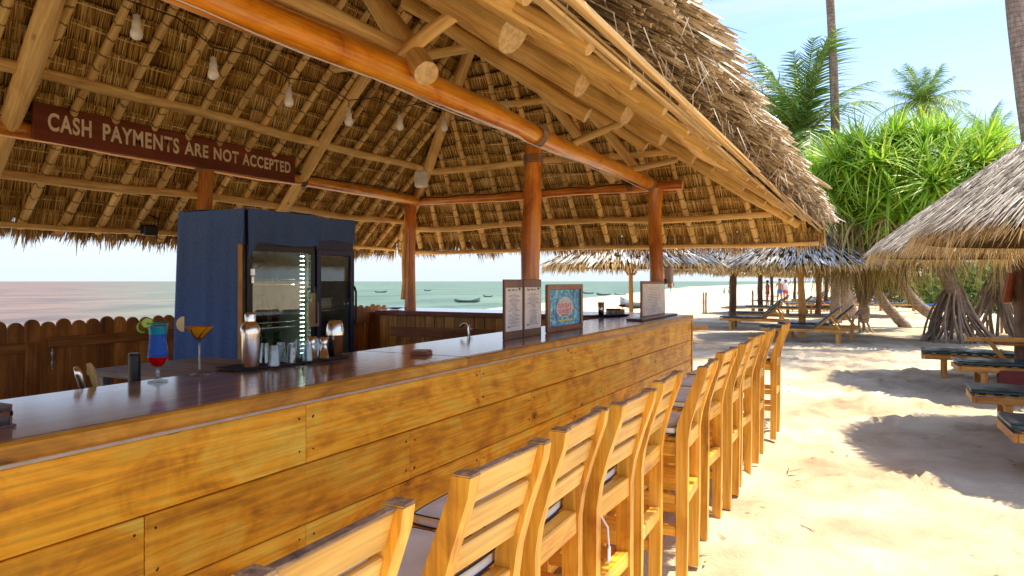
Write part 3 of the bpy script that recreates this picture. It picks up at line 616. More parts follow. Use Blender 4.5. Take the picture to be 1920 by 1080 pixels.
# hanging fringes
def fringe(A, B, dn, n, Ln, seed, mat, wid=.013, depth=.06, name='thatch_fringe'):
    rg = np.random.default_rng(seed); A = np.array(A); B = np.array(B); L = np.linalg.norm(B-A); al = (B-A)/L; m = int(L*n); s = rg.uniform(0, L, m)
    cl = np.interp(s, np.arange(0, L+.5, .14), rg.uniform(-1, 1, len(np.arange(0, L+.5, .14))))
    roots = A+al*s[:, None]+np.array(dn)*rg.uniform(-depth, depth, m)[:, None]+np.array([0, 0, 1])*rg.uniform(-.02, .09, m)[:, None]
    dirs = np.array(dn)*.55+np.array([0, 0, -.8])+al*(cl*.3+rg.normal(0, .18, m))[:, None]+rg.normal(0, .06, (m, 3))
    V, f, T = blades(roots, dirs, rg.uniform(Ln[0], Ln[1], m)*(1+.25*cl), rg.uniform(.6, 1.5, m)*wid, np.cross(dirs, np.array(dn)+rg.normal(0, .5, (m, 3))), np.clip(rg.uniform(0, 1, m)+cl*.15, 0, 1))
    o = ob(name, npmesh(name, V, f, mat, T), S); o['kind'] = 'stuff'
fringe(sp(6.38, .4, -.02), sp(6.38, 8.42, -.02), dS, 620, (.19, .27), 31, M['fringe'], wid=.02)
fringe(fp(-6.35, 8.4, -.02), fp(-.5, 8.42, -.02), dF, 560, (.19, .28), 32, M['fringe'], wid=.018)
# rope lashings where posts, beams and rafters meet
def lashing(c, ax, r, turns=5, pitch=.014):
    c = Vector(c); ax = Vector(ax).normalized(); u = ax.orthogonal().normalized(); v = ax.cross(u); b = MB()
    pts = [c+ax*(pitch*turns*(i/(turns*10)-.5))+(u*math.cos(i*.6283)+v*math.sin(i*.6283))*(r+.004) for i in range(turns*10+1)]
    b.tube(pts, .0045, 5); b.obj('rope_lashing', M['root'], S)
for yy, rr in ((YM+.29, .086), (YF-.12, .072)): lashing((BX, yy, BZ+.01), (0, 1, 0), rr, 6)
for c_, a_, rr in (((SX, YM-.1, BZ), (0, 1, 0), .07), ((SX, 5.6, BZ), (0, 1, 0), .068), ((-5.4, YF, BZ), (1, 0, 0), .064), ((-2.5, YF, BZ), (1, 0, 0), .062), ((-5.62, YF, BZ-.12), (0, 0, 1), .078), ((BX-.07, YM+.39, BZ-.16), (0, 0, 1), .073)): lashing(c_, a_, rr, 5)
# --- ropes, bulbs, wires
wire = thing('festoon_light_string', 'string of white frosted bulbs hanging on a black wire under the roof', 'string lights')
bp = [(256, 75), (400, 150), (542, 201), (654, 237), (750, 245), (833, 247)]
pts = []
bulbs = []
for px, py in bp:
    p = at_X(px, py, -3.4); bulbs.append(p)
b = MB(); wp = []
for i, p in enumerate(bulbs):
    wp.append(p+Vector((0, 0, .19)))
    if i < len(bulbs)-1: wp.append((p+bulbs[i+1])/2+Vector((0, 0, .24)))
wp = [Vector((-3.4, .2, 3.0))]+wp+[Vector((-3.45, 7.4, 3.05))]
b.tube(wp, .004, 5); b.obj('wire', M['rubber'], wire)
def bulbmesh():
    b = MB(); b.lathe([(0, 0), (.018, .003), (.028, .014), (.032, .03), (.03, .045), (.021, .062), (.0205, .075)], n=16)
    b.lathe([(.021, .062), (.0225, .07), (.022, .095), (.017, .1), (.017, .128), (.006, .135), (0, .136)], n=14, mi=1); b.tube([(0, 0, .13), (0, 0, .19)], .003, 5, 2)
    return b.mesh('bulb', [M['bulb'], M['bulbbase'], M['rubber']], True)
bmsh = bulbmesh()
for p in bulbs: ob('bulb', bmsh, wire, p)
lone = thing('hanging_bulb', 'single white bulb hanging deeper under the roof near the middle post', 'light bulb', at_Y(949, 210, 6.3)); ob('bulb', bmsh, lone, (0, 0, 0))
b = MB(); b.tube([(0, 0, .18), (.02, 0, .5), (0.03, .0, .9)], .003, 5); b.obj('wire', M['rubber'], lone)
# beam cables (black conduit along the sign beam)
b = MB(); b.tube([(SX+.08, Y, BZ+.06+.012*math.sin(Y*3)) for Y in np.arange(-1, 7.6, .3)], .008, 6)
b.tube([(x, YF-.07, BZ+.02+.014*math.sin(x*9)) for x in np.arange(-5.5, -2.1, .25)], .006, 6)
b.tube([(BX+.03, Y, BZ-.085+.008*math.sin(Y*5)) for Y in np.arange(-1, 7.7, .25)], .0035, 6, 1)
o = b.obj('cable', [M['rubber'], M['white']], S, smooth=True)
sb = thing('junction_box', 'white plastic box fixed where the roof corner meets the far post', 'junction box', at_Y(790, 352, 7.2))
b = MB(); b.box((0, 0, .11), (.17, .1, .21), bev=.02); b.obj('box_body', M['white'], sb); b = MB(); b.box((0, -.055, .12), (.12, .012, .15), bev=.004); b.obj('box_cover', M['white'], sb)
fl = thing('floodlight', 'small black floodlight hung under the sea side eave', 'floodlight', at_X(280, 432, -6.2))
b = MB(); b.box((0, 0, 0), (.07, .15, .1), bev=.012); b.obj('lamp_housing', M['blackm'], fl); b = MB(); b.tube([(0, -.09, 0), (0, -.09, .12), (0, .0, .15), (0, .09, .12), (0, .09, 0)], .008, 6); b.obj('bracket', M['blackm'], fl)
# --- sign
signD = 5.40
sgn = thing('cash_sign', 'long dark red wooden board with cream capital letters fixed on the rear beam', 'sign')
p0 = at_X(60, 226, -signD); p1 = at_X(552, 317, -signD); zc = 2.715
board('sign_board', (-signD-.0, p0.y, zc), (-signD, p1.y, zc), .275, .03, (0, 0, 1), M['sign'], sgn, bev=.006)
def textmesh(txt, mat, extr=.003):
    cu = bpy.data.curves.new('t', 'FONT'); cu.body = txt; cu.size = 1; cu.extrude = 0; cu.offset = .03; cu.space_character = 1.12
    o = bpy.data.objects.new('t', cu); COL.objects.link(o); bpy.context.view_layer.update()
    me = bpy.data.meshes.new_from_object(o.evaluated_get(bpy.context.evaluated_depsgraph_get())); bpy.data.objects.remove(o)
    me.materials.clear(); me.materials.append(mat); V = np.array([v.co[:] for v in me.vertices]); mn = V.min(0); mx = V.max(0)
    return me, mn, mx
def place_text(txt, name, origin, xdir, ydir, w, h, mat, parent, lift=.002):
    """fit flat text in a w x h box whose lower-left corner is origin"""
    me, mn, mx = textmesh(txt, mat); sx = w/(mx[0]-mn[0]); sy = h/(mx[1]-mn[1]); xd = Vector(xdir).normalized(); yd = Vector(ydir).normalized(); nd = xd.cross(yd)
    o0 = Vector(origin)
    for v in me.vertices:
        v.co = o0+xd*((v.co.x-mn[0])*sx)+yd*((v.co.y-mn[1])*sy)+nd*lift
    me.update(); return ob(name, me, parent)
for wd, a, bb in (('CASH', 90, 172), ('PAYMENTS', 193, 336), ('ARE', 346, 391), ('NOT', 401, 448), ('ACCEPTED', 455, 545)):
    ya = at_X(a, 250, -signD+.02).y; yb = at_X(bb, 250, -signD+.02).y
    hh = .135 if wd in ('CASH', 'PAYMENTS') else .115
    place_text(wd, 'word', (-signD+.0165, ya, zc-hh/2+(.01)), (0, 1, 0), (0, 0, 1), yb-ya, hh, M['cream'], sgn)
# ================================================================== BAR COUNTER
ZC = 1.16; Y0B = -1.6; YE = 8.04
bar = thing('bar_counter', 'long bar counter of wide golden planks with glossy dark top', 'bar counter')
for a, e in ((Y0B, 3.048), (3.052, YE)):
    board('countertop', (-2.215, a, ZC-.022), (-2.215, e, ZC-.022), .67, .044, (1, 0, 0), M['top'], bar, bev=.006)
    board('edge_moulding', (-1.865, a, ZC-.026), (-1.865, e, ZC-.026), .034, .052, (1, 0, 0), M['edge'], bar, bev=.008)
board('edge_moulding', (-1.87, YE+.012, ZC-.027), (-2.55, YE+.012, ZC-.027), .02, .05, (0, 1, 0), M['edge'], bar, bev=.004)
board('trim_strip', (-1.872, Y0B, ZC-.060), (-1.872, YE, ZC-.060), .016, .012, (1, 0, 0), plain('pale_trim', (.55, .45, .33), .5), bar, bev=.002)
joints = [[-1.6, -.63, .65, 1.93, 3.21, 4.5, 5.78, 7.06, 8.03], [-1.6, 0, 1.286, 2.58, 3.84, 5.1, 6.4, 7.4, 8.03], [-1.6, -.63, .65, 1.93, 3.21, 4.5, 5.78, 7.06, 8.03], [-1.6, 0, 1.286, 2.58, 3.84, 5.1, 6.4, 7.4, 8.03], [-1.6, .65, 2.9, 4.9, 6.4, 8.03]]
zt = ZC-.068
for r in range(5):
    z1 = zt-.224*r if r else zt; z0 = zt-.224*(r+1)+.005
    js = joints[r]
    if z0 < .0: z0 = .02
    for a, e in zip(js[:-1], js[1:]):
        board('plank', (-1.884+random.uniform(-.0015, .0015), a+.0012, (z0+z1)/2), (-1.884, e-.0012, (z0+z1)/2), z1-z0, .024, (0, 0, 1), M['plank'], bar, bev=.003)
b = MB(); b.box((-1.915, (Y0B+YE)/2, .56), (.03, YE-Y0B-.05, 1.1)); b.obj('backing_board', M['postdark'], bar)
# nail heads
b = MB()
for r in range(4):
    for j in joints[r]:
        for dy in (-.035, .035):
            for dz in (.045, .17):
                z = zt-.224*r-dz; b.tube([(-1.8735, j+dy+random.uniform(-.008, .008), z+random.uniform(-.01, .01)), (-1.8705, j+dy, z)], .0042, 6)
o = b.obj('nail_head', plain('rusty_nail', (.05, .02, .01), .7), bar); o['kind'] = 'stuff'
board('corner_post', (-1.90, YE+.035, 0), (-1.90, YE+.035, ZC-.055), .07, .045, (1, 0, 0), M['edge'], bar)
for z in (.2, .55, .9): board('end_plank', (-1.93, YE+.02, z), (-2.5, YE+.02, z), .3, .02, (0, 0, 1), M['plank'], bar)
board('foot_bracket', (-1.90, YE+.05, .99), (-1.72, YE+.14, 1.02), .05, .03, (0, 0, 1), M['edge'], bar)
# back worktop (speed rail level)
board('worktop', (-2.85, Y0B, .86), (-2.85, 7.3, .86), .5, .04, (1, 0, 0), M['greywood'], bar)
b = MB(); b.box((-2.88, 2.8, .42), (.4, 8.6, .8)); b.obj('cabinet', M['postdark'], bar)
# far bar
fb = thing('rear_bar_counter', 'shorter bar counter across the far end faced with narrow upright boards', 'bar counter')
board('countertop', (-5.95, 7.90, ZC-.022), (-2.56, 7.90, ZC-.022), .94, .044, (0, 1, 0), M['top'], fb, bev=.006)
board('edge_moulding', (-5.95, 7.41, ZC-.03), (-2.56, 7.41, ZC-.03), .06, .03, (0, 0, 1), M['redwood'], fb)
x = -5.9; i = 0
while x < -2.6:
    sp_ = 4 <= i <= 16 and i not in (4,)
    if sp_ and x < -3.6:
        zj = .78+random.choice([-.01, .01])
        board('board', (x+.073, 7.445, .03), (x+.073, 7.445, zj-.004), .14, .02, (1, 0, 0), M['farbar'], fb); board('board', (x+.073, 7.445, zj), (x+.073, 7.445, ZC-.06), .14, .02, (1, 0, 0), M['farbar'], fb)
    else: board('board', (x+.073, 7.445, .03), (x+.073, 7.445, ZC-.06), .14, .02, (1, 0, 0), M['farbar'], fb)
    x += .148; i += 1
b = MB(); b.box((-4.25, 7.72, .55), (3.3, .5, 1.08)); b.obj('counter_body', M['postdark'], fb)
board('shelf_board', (-5.3, 6.9, .93), (-3.9, 7.0, .93), .12, .03, (0, 0, 1), M['fencerail'], fb)
# ================================================================== FENCE and GATE
fence = thing('picket_fence', 'dark brown fence of round topped pickets behind the bar along the sea', 'fence')
gate = thing('picket_gate', 'dark brown round topped picket gate with a metal bolt, at the left edge', 'gate')
def picketmesh(w=.124, h=1.24, t=.02):
    b = MB(); n = 8; pts = [(-w/2, 0), (w/2, 0)]+[(w/2*math.cos(math.pi*k/n), h-w/2+w/2*math.sin(math.pi*k/n)) for k in range(n+1)]
    f = [(x, -t/2, z) for x, z in pts]; g = [(x, t/2, z) for x, z in pts]; m = len(pts)
    b.add(f+g, [tuple(range(m)), tuple(range(m, 2*m))[::-1]]+[((i+1) % m, i, m+i, m+(i+1) % m) for i in range(m)]); return b.mesh('picket', M['fence'])
pkm = picketmesh(); XF = -6.2
ys = at_X(70, 600, XF).y
y = ys-.13*12; k = 0
while y < 8.0:
    g = (y < ys-.02)
    if abs(y-ys) > .03:
        o = ob('picket', pkm, gate if g else fence, (XF, y, -.02+random.uniform(-.012, .012)), (0, random.uniform(-.006, .006), R(90)))
    y += .126 if abs(y-ys) > .1 else .13
for z, h in ((1.03, .09), (.35, .09)):
    board('rail', (XF+.025, ys-1.6, z-.03), (XF+.025, ys-.02, z-.03), h, .03, (0, 0, 1), M['fence'], gate)
    board('rail', (XF+.025, ys+.07, z), (XF+.025, 8.0, z), h, .03, (0, 0, 1), M['fencerail'], fence)
board('end_stile', (XF+.03, ys-.06, .1), (XF+.03, ys-.06, 1.04), .1, .03, (0, 1, 0), M['fence'], gate)
b = MB(); b.tube([(XF+.05, ys+.09, .80), (XF+.05, ys+.09, .98)], .008, 8); b.box((XF+.045, ys+.09, .86), (.015, .035, .02)); b.box((XF+.045, ys+.09, .94), (.015, .035, .02)); b.obj('bolt', M['wire'], gate)
for yy in (ys+.12, 2.6+2.2, 8.0): board('fence_post', (XF-.05, yy, -.1), (XF-.05, yy, 1.12), .09, .09, (0, 1, 0), M['fence'], fence)
board('corner_plank', (-6.1, 7.62, .0), (-6.1, 7.62, 1.12), .25, .03, (1, 0, 0), M['fencerail'], fence)
# ================================================================== BAR STOOLS
def make_stool():
    t = thing('bar_stool', 'x', 'bar stool')
    W_ = .40; hw = W_/2-.022; D = .42
    prof_o = [(.0, 0), (.0, .76), (.105, 1.145)]   # centre line of rear leg (x outward), x=0 at leg
    def rearleg(y):
        b = MB(); hx = .028; hy = .02
        ctr = [(-.005, 0, hx*.95), (0, .35, hx), (0, .76, hx*1.08), (.010, .84, hx*1.14), (.045, .95, hx), (.092, 1.08, hx*.92), (.10, 1.128, hx*.9)]
        vs = []
        for (x, z, h) in ctr:
            for sx, sy in ((-1, -1), (1, -1), (1, 1), (-1, 1)): vs.append((x+sx*h, y+sy*hy, z))
        n = len(ctr); fs = [(i*4+k, i*4+(k+1) % 4, (i+1)*4+(k+1) % 4, (i+1)*4+k) for i in range(n-1) for k in range(4)]+[(3, 2, 1, 0)]
        b.add(vs, fs)
        o = b.obj('rear_leg', M['stool'], t)
        c = MB(); x, z, h = ctr[-1]; hh = h+.001; vs = [(x+sx*hh, y+sy*(hy+.001), z-.004) for sx, sy in ((-1, -1), (1, -1), (1, 1), (-1, 1))]+[(x+.004+sx*hh*.86, y+sy*hy*.8, z+.004) for sx, sy in ((-1, -1), (1, -1), (1, 1), (-1, 1))]
        c.add(vs, [(0, 1, 5, 4), (1, 2, 6, 5), (2, 3, 7, 6), (3, 0, 4, 7), (4, 5, 6, 7)]); c.obj('worn_top', M['worn'], o)
    rearleg(-hw); rearleg(hw)
    for y in (-hw, hw): board('front_leg', (-D, y, 0), (-D, y, .77), .05, .042, (1, 0, 0), M['stool'], t)
    iw = hw-.0215
    # back slats follow the tilt
    for i, (x, z, h) in enumerate(((.088, 1.084, .078), (.064, .996, .068), (.036, .908, .07))):
        board('back_slat', (x, -iw, z), (x, iw, z), h, .02, (.28, 0, 1), M['stoolslat'], t)
        if i == 0: board('worn_edge', (x+.0125, -iw, z+.039), (x+.0125, iw, z+.039), .022, .005, (1, 0, 0), M['worn'], t, bev=.001)
    for y in (-hw, hw):
        board('seat_rail', (-D+.025, y, .71), (-.03, y, .71), .07, .03, (0, 0, 1), M['stool'], t)
        board('stretcher', (-D+.025, y, .30), (-.03, y, .30), .05, .028, (0, 0, 1), M['stool'], t)
        board('stretcher', (-D+.025, y, .46), (-.03, y, .46), .045, .026, (0, 0, 1), M['stool'], t)
    board('back_rail', (0.0, -iw, .745), (0.0, iw, .745), .075, .05, (0, 0, 1), M['stool'], t)
    board('back_rail', (0, -iw, .46), (0, iw, .46), .06, .045, (0, 0, 1), M['stool'], t)
    board('front_rail', (-D, -iw, .71), (-D, iw, .71), .07, .035, (0, 0, 1), M['stool'], t)
    board('foot_rest', (-D, -iw, .24), (-D, iw, .24), .06, .035, (0, 0, 1), M['stool'], t)
    for k in range(5): board('seat_slat', (-D+.04+k*.082, -hw+.005, .755), (-D+.04+k*.082, hw-.005, .755), .066, .018, (1, 0, 0), M['stool'], t)
    # cushion: puffed box
    n = 10; vs = []; fs = []
    cx, w2, d2 = -.215, .195, .185
    for s in (1, -1):
        for i in range(n+1):
            for j in range(n+1):
                u = -1+2*i/n; v = -1+2*j/n; e = (1-abs(u)**5)*(1-abs(v)**5)
                vs.append((cx+u*d2*(1-.05*abs(v)**3), v*w2*(1-.05*abs(u)**3), (.802)+s*(.016+.022*e**.5)))
    q = n+1
    for s in (0, 1):
        for i in range(n):
            for j in range(n):
                a = s*q*q+i*q+j; f = (a, a+q, a+q+1, a+1); fs.append(f if s == 0 else f[::-1])
    ring = [i*q for i in range(n+1)]+[n*q+j for j in range(1, n+1)]+[i*q+n for i in range(n-1, -1, -1)]+[j for j in range(n-1, 0, -1)]
    for k in range(len(ring)):
        a, b2 = ring[k], ring[(k+1) % len(ring)]; fs.append((a, b2, q*q+b2, q*q+a))
    b = MB(); b.add(vs, fs); cu = b.obj('cushion', M['cushion'], t, smooth=True)
    b = MB(); loop = [Vector(vs[k])+Vector((0, 0, -.016)) for k in ring]+[Vector(vs[ring[0]])+Vector((0, 0, -.016))]
    c0 = Vector((cx, 0, .802)); loop = [Vector((c0.x+(p.x-c0.x)*1.012, p.y*1.012, .786)) for p in loop]
    b.tube(loop, .0032, 6); loop2 = [Vector((p.x, p.y, .818)) for p in loop]; b.tube(loop2, .0024, 6); b.obj('piping', M['piping'], cu)
    return t
st0 = make_stool()
# right (far) rear post tops in the photograph -> Y along the bar
stops = [(750, 925), (1003, 838), (1128, 772), (1207, 725), (1276, 697), (1327, 675), (1374, 653), (1405, 637), (1428, 627), (1450, 616), (1474, 610)]
ords = ['bar stool nearest the camera, its back rail cut by the bottom edge', 'second bar stool from the camera, wide back slats with blackened top edges', 'third bar stool from the camera, its cream cushion showing in front of the post', 'fourth bar stool from the camera, standing upright with a cushion tie hanging',
 'fifth bar stool from the camera, beside the bar front', 'sixth bar stool from the camera, redder wood, its leg nearest the open sand', 'seventh bar stool from the camera, level with the end of the counter planks', 'eighth bar stool from the camera, just past the bar corner',
 'ninth bar stool from the camera, third from the far end', 'second to last bar stool of the row, half hidden by its neighbours', 'last bar stool at the far end of the row, nearest the sunbeds']
XS = -.90
for i, (px, py) in enumerate(stops):
    d = 1467*.80/(1640-px); yr = (d-.80*SA)/CA
    yc = yr-.178; dx = [0, .01, .0, .02, -.01, .04, .0, .01, -.01, .0, .02][i]; rz = [.03, -.03, .03, -.02, .04, .06, -.03, .02, -.04, .03, .02][i]
    lab = ords[i]
    if i == 0: st = st0; st.location = (XS+dx, yc, 0); st.rotation_euler = (0, 0, rz); st['label'] = lab
    else: st = dup(st0, (XS+dx, yc, 0), rz, lab)
    st['group'] = 'wooden bar stools lined up along the bar'
    if i == 3:
        b = MB(); b.tube([(0, -.15, .76), (.045, -.13, .68), (.047, -.12, .60)], .0035, 5); b.box((.047, -.12, .58), (.004, .022, .05)); b.obj('cushion_tie', M['whitecloth'], st)
# ================================================================== FRIDGES
FX = -4.36
fr1 = thing('drinks_fridge', 'tall glass door drinks fridge draped in a navy cloth cover with green lit strip', 'fridge')
fr2 = thing('drinks_fridge', 'narrower dark blue framed glass door fridge on the right of the pair', 'fridge')
yA, yB, yC = at_X(462, 450, FX).y, at_X(588, 450, FX).y, at_X(662, 450, FX).y
ZF = 2.12; XBK = -5.14
def cloth(y0, y1, side, top, xf, xb, zt, zbot, val, name, parent, seed):
    """draped cover: a top, a side hanging to the floor and a valance on the door side"""
    rg = np.random.default_rng(seed); V = []; F_ = []
    def sheet(P, nu, nv):
        b = len(V)
        for i in range(nu+1):
            for j in range(nv+1): V.append(P(i/nu, j/nv))
        for i in range(nu):
            for j in range(nv): a = b+i*(nv+1)+j; F_.append((a, a+nv+1, a+nv+2, a+1))
    ph = rg.uniform(0, 6, 8)
    def fold(u, v): return (.012+.03*v)*(math.sin(u*9+ph[0]+v*1.2)+.6*math.sin(u*21+ph[1]-v*2)+.35*math.sin(u*37+ph[2]+v*3))*.6
    if side:
        sheet(lambda u, v: (xb+(xf-xb)*u*(1-.10*v*u), y0-.015-.05*v*(1-u)-abs(fold(u, v)) if True else 0, zt-(zt-zbot)*v), 60, 24)
    sheet(lambda u, v: (xb+(xf+.02-xb)*u, y0-.015+(y1-y0+.02)*v, zt+.012*math.sin(u*5+v*3)), 10, 12)
    sheet(lambda u, v: (xf+.03+.5*fold(u*.7, v), y0-.015+(y1-y0+.02)*u, zt-val*v*(1+.03*math.sin(u*7+ph[3])+(.5*max(0, .12-u)/.12 if side else 0))), 40, 6)
    b = MB(); b.add(V, F_); return b.obj(name, M['navy'], parent, smooth=True)
def fridge(parent, y0, y1, zt, frame, seed, led=True):
    w = .03
    b = MB(); b.box(((XBK+FX-.02)/2, y0+w/2, zt/2), (FX-.02-XBK, w, zt)); b.box(((XBK+FX-.02)/2, y1-w/2, zt/2), (FX-.02-XBK, w, zt)); b.box((XBK+w/2, (y0+y1)/2, zt/2), (w, y1-y0-2*w-.002, zt)); b.box(((XBK+w+FX-.02)/2, (y0+y1)/2, .15), (FX-.02-XBK-w-.002, y1-y0-2*w-.002, .3))
    b.obj('cabinet', M['inner'], parent); b = MB(); b.box(((XBK+w+FX-.02)/2+.01, (y0+y1)/2, zt-.15), (FX-.0-XBK-w-.002, y1-y0-.002, .3)); b.obj('header', M['navyframe'], parent)
    dz0, dz1 = .22, zt-.26; door = MB(); fw = .05
    for (yc, zc, a, h) in ((y0+fw/2, (dz0+dz1)/2, fw, dz1-dz0), (y1-fw/2, (dz0+dz1)/2, fw, dz1-dz0), ((y0+y1)/2, dz1-fw/2, y1-y0-2*fw-.001, fw), ((y0+y1)/2, dz0+fw/2, y1-y0-2*fw-.001, fw)):
        door.box((FX, yc, zc), (.035, a, h), bev=.004)
    d = door.obj('door_frame', frame, parent)
    b = MB(); b.box((FX, (y0+y1)/2, (dz0+dz1)/2), (.008, y1-y0-2*fw, dz1-dz0-2*fw)); b.obj('glass_pane', M['pane'], parent)
    b = MB(); b.tube([(FX+.04, y1-.03, 1.15), (FX+.06, y1-.03, 1.2), (FX+.06, y1-.03, 1.45), (FX+.04, y1-.03, 1.5)], .01, 6); b.obj('handle', M['blackm'], parent)
    for zs in ((1.52, 1.16, .84) if led else (1.28, .9)):
        b = MB(); 
        for q in range(7): yy = y0+.07+(y1-y0-.2)*q/6; b.tube([(FX-.10, yy, zs), (XBK+.05, yy, zs)], .003, 5)
        for xx in (FX-.09, FX-.3, XBK+.08): b.tube([(xx, y0+.05, zs), (xx, y1-.12 if led else y1-.05, zs)], .006, 5)
        b.tube([(FX-.09, y0+.06, zs+.045), (FX-.09, y1-.13, zs+.045)], .004, 5); b.obj('shelf', M['wire'], parent)
    if led:
        b = MB(); yl = y1-.085; b.box((FX-.045, yl, 1.25), (.012, .02, 1.2)); b.obj('light_strip', M['rubber'], parent)
        b = MB()
        for q in range(30): b.box((FX-.036, yl, .70+q*.038), (.006, .008, .009)); b.box((FX-.036, yl-.022, .70+q*.038), (.004, .03, .004))
        o = b.obj('led_dot', M['led'], parent)
fridge(fr1, yA, yB, ZF-.02, M['blackm'], 1); fridge(fr2, yB+.03, yC, ZF-.03, M['navyframe'], 2, led=False)
cloth(yA, yB, True, True, FX, XBK, ZF, .15, .27, 'cloth_cover', fr1, 3); cloth(yB+.02, yC, False, True, FX, XBK, ZF-.01, .15, .2, 'cloth_cover', fr2, 5)
board('side_panel', (FX-.04, yA-.025, .1), (FX-.04, yA-.025, 1.84), .05, .012, (1, 0, 0), M['beachwood'], fr1)
b = MB(); b.box((FX+.03, yA+.03, 1.62), (.03, .03, .05)); b.box((FX+.03, yA+.03, 1.56), (.02, .02, .05)); b.obj('padlock', M['wire'], fr1)
# glasses and bottles inside
def glassmesh(name, h=.11, r=.033, mat=None):
    b = MB(); b.lathe([(0, .004), (r*.8, .004), (r, h), (r*.93, h), (r*.74, .014), (0, .012)], n=14); return b.mesh(name, mat or M['glass'], True)
gm = glassmesh('tumbler')
def bottlemesh(mat, h=.27, r=.032):
    b = MB(); b.lathe([(0, 0), (r, .002), (r, h*.55), (r*.85, h*.64), (r*.4, h*.76), (r*.38, h*.97), (r*.44, h*.975), (r*.44, h), (0, h)], n=14); return b.mesh('bottle', mat, True)
gb = bottlemesh(M['greenglass']); abm = bottlemesh(M['amber']); cb = bottlemesh(M['glass'], .3, .036)
q = 0
for zs, me, nm, cnt, txt in ((1.525, gm, 'tumbler', 5, 'clear tumbler on the upper shelf inside the draped fridge'), (1.165, abm, 'bottle', 5, 'amber bottle on the middle shelf inside the draped fridge'), (.845, gb, 'bottle', 6, 'green glass bottle standing low inside the draped fridge')):
    for k in range(cnt):
        od = ['nearest', 'second', 'third', 'fourth', 'fifth', 'last'][k]
        thing(nm, txt+', '+od+' from the draped side', nm, (FX-.15-.05*(k % 2), yA+.10+k*.085, zs), 0, nm+'s on one shelf of the draped fridge', me)
tr = thing('white_tray', 'white plastic box on the middle shelf of the narrow fridge', 'box', (FX-.3, (yB+yC)/2+.01, 1.286)); b = MB(); b.box((0, 0, .05), (.3, .26, .09), bev=.01); b.obj('box_body', M['white'], tr); b = MB(); b.box((0, 0, .1), (.31, .27, .012), bev=.004); b.obj('lid', M['white'], tr)
for k in range(3): thing('bottle', ['left', 'middle', 'right'][k]+' amber bottle standing on the low shelf of the narrow fridge', 'bottle', (FX-.14, yB+.12+k*.1, .905), 0, 'amber bottles in the narrow fridge', abm)
cbd = thing('cutting_board', 'small beige paddle cutting board hanging between the two fridges', 'cutting board', (FX+.045, at_X(580, 570, FX).y, at_X(580, 612, FX).z))
b = MB(); pr = [(-.055, 0), (.055, 0), (.055, .17), (.05, .2), (.028, .235), (.026, .29), (-.026, .29), (-.028, .235), (-.05, .2), (-.055, .17)]; m = len(pr)
b.add([(0, y, z) for y, z in pr]+[(.014, y, z) for y, z in pr], [tuple(range(m))[::-1], tuple(range(m, 2*m))]+[(i, (i+1) % m, m+(i+1) % m, m+i) for i in range(m)]); b.obj('board_body', M['beige'], cbd)
# ================================================================== THINGS ON THE COUNTER
ZT = ZC+.0005
def oncounter(px, py): return at_ground(px, py, ZT)
def onc(px, py): p = oncounter(px, py); p.z = ZT; return p
# blue layered cocktail in a hurricane glass
P = onc(296, 716); bc = thing('layered_cocktail', 'blue and red layered cocktail in a stemmed hurricane glass with lime', 'cocktail', P)
b = MB(); b.lathe([(0, .002), (.036, .002), (.037, .004), (.02, .008), (.006, .014), (.0055, .03), (.009, .036), (.0055, .042), (.008, .052)], n=24); b.obj('stem', M['stem'], bc, smooth=True)
b = MB(); b.lathe([(.008, .052), (.024, .066), (.036, .085), (.0385, .105), (.034, .14), (.0315, .165), (.034, .2), (.037, .225)], n=36); b.obj('glass', M['glass'], bc, smooth=True)
def liquid(name, prof, mat, par, n=32):
    b = MB(); b.lathe([(0, prof[0][1])]+prof+[(0, prof[-1][1])], n=n); o = b.obj(name, mat, par, smooth=True); autosmooth(o.data, 50); return o
liquid('red_layer', [(.012, .0605), (.0225, .0675), (.0343, .086), (.0367, .098)], M['red'], bc); liquid('blue_layer', [(.0367, .0985), (.0368, .106), (.0323, .14), (.0299, .165), (.031, .185)], M['blue'], bc); liquid('turquoise_layer', [(.031, .1855), (.0325, .2), (.0345, .214)], M['lightblue'], bc)
b = MB(); b.tube([(.0365*math.cos(a), .0365*math.sin(a), .226) for a in np.linspace(0, 6.283, 25)], .0028, 6); b.obj('sugar_rim', M['lightblue'], bc)
lm = MB(); lm.lathe([(0, -.004), (.02, -.004), (.022, 0), (.02, .004), (0, .004)], n=20); me = lm.mesh('lime_slice', M['lime'], True)
li = ob('lime_slice', me, bc, (-.03, -.022, .228), (R(70), R(20), R(30)))
b = MB(); b.lathe([(0, .0045), (.018, .0045)], n=20); b.lathe([(0, -.0045), (.018, -.0045)], n=20); b.obj('flesh', M['limeflesh'], li)
b = MB(); 
cr = [Vector((-.036-.012+.016*math.cos(a), -.03+.01*math.cos(a), .212+.02*math.sin(a))) for a in np.linspace(0, 5.2, 14)]
b.tube(cr, .0045, 6); b.obj('lime_twist', M['lime'], bc, smooth=True)
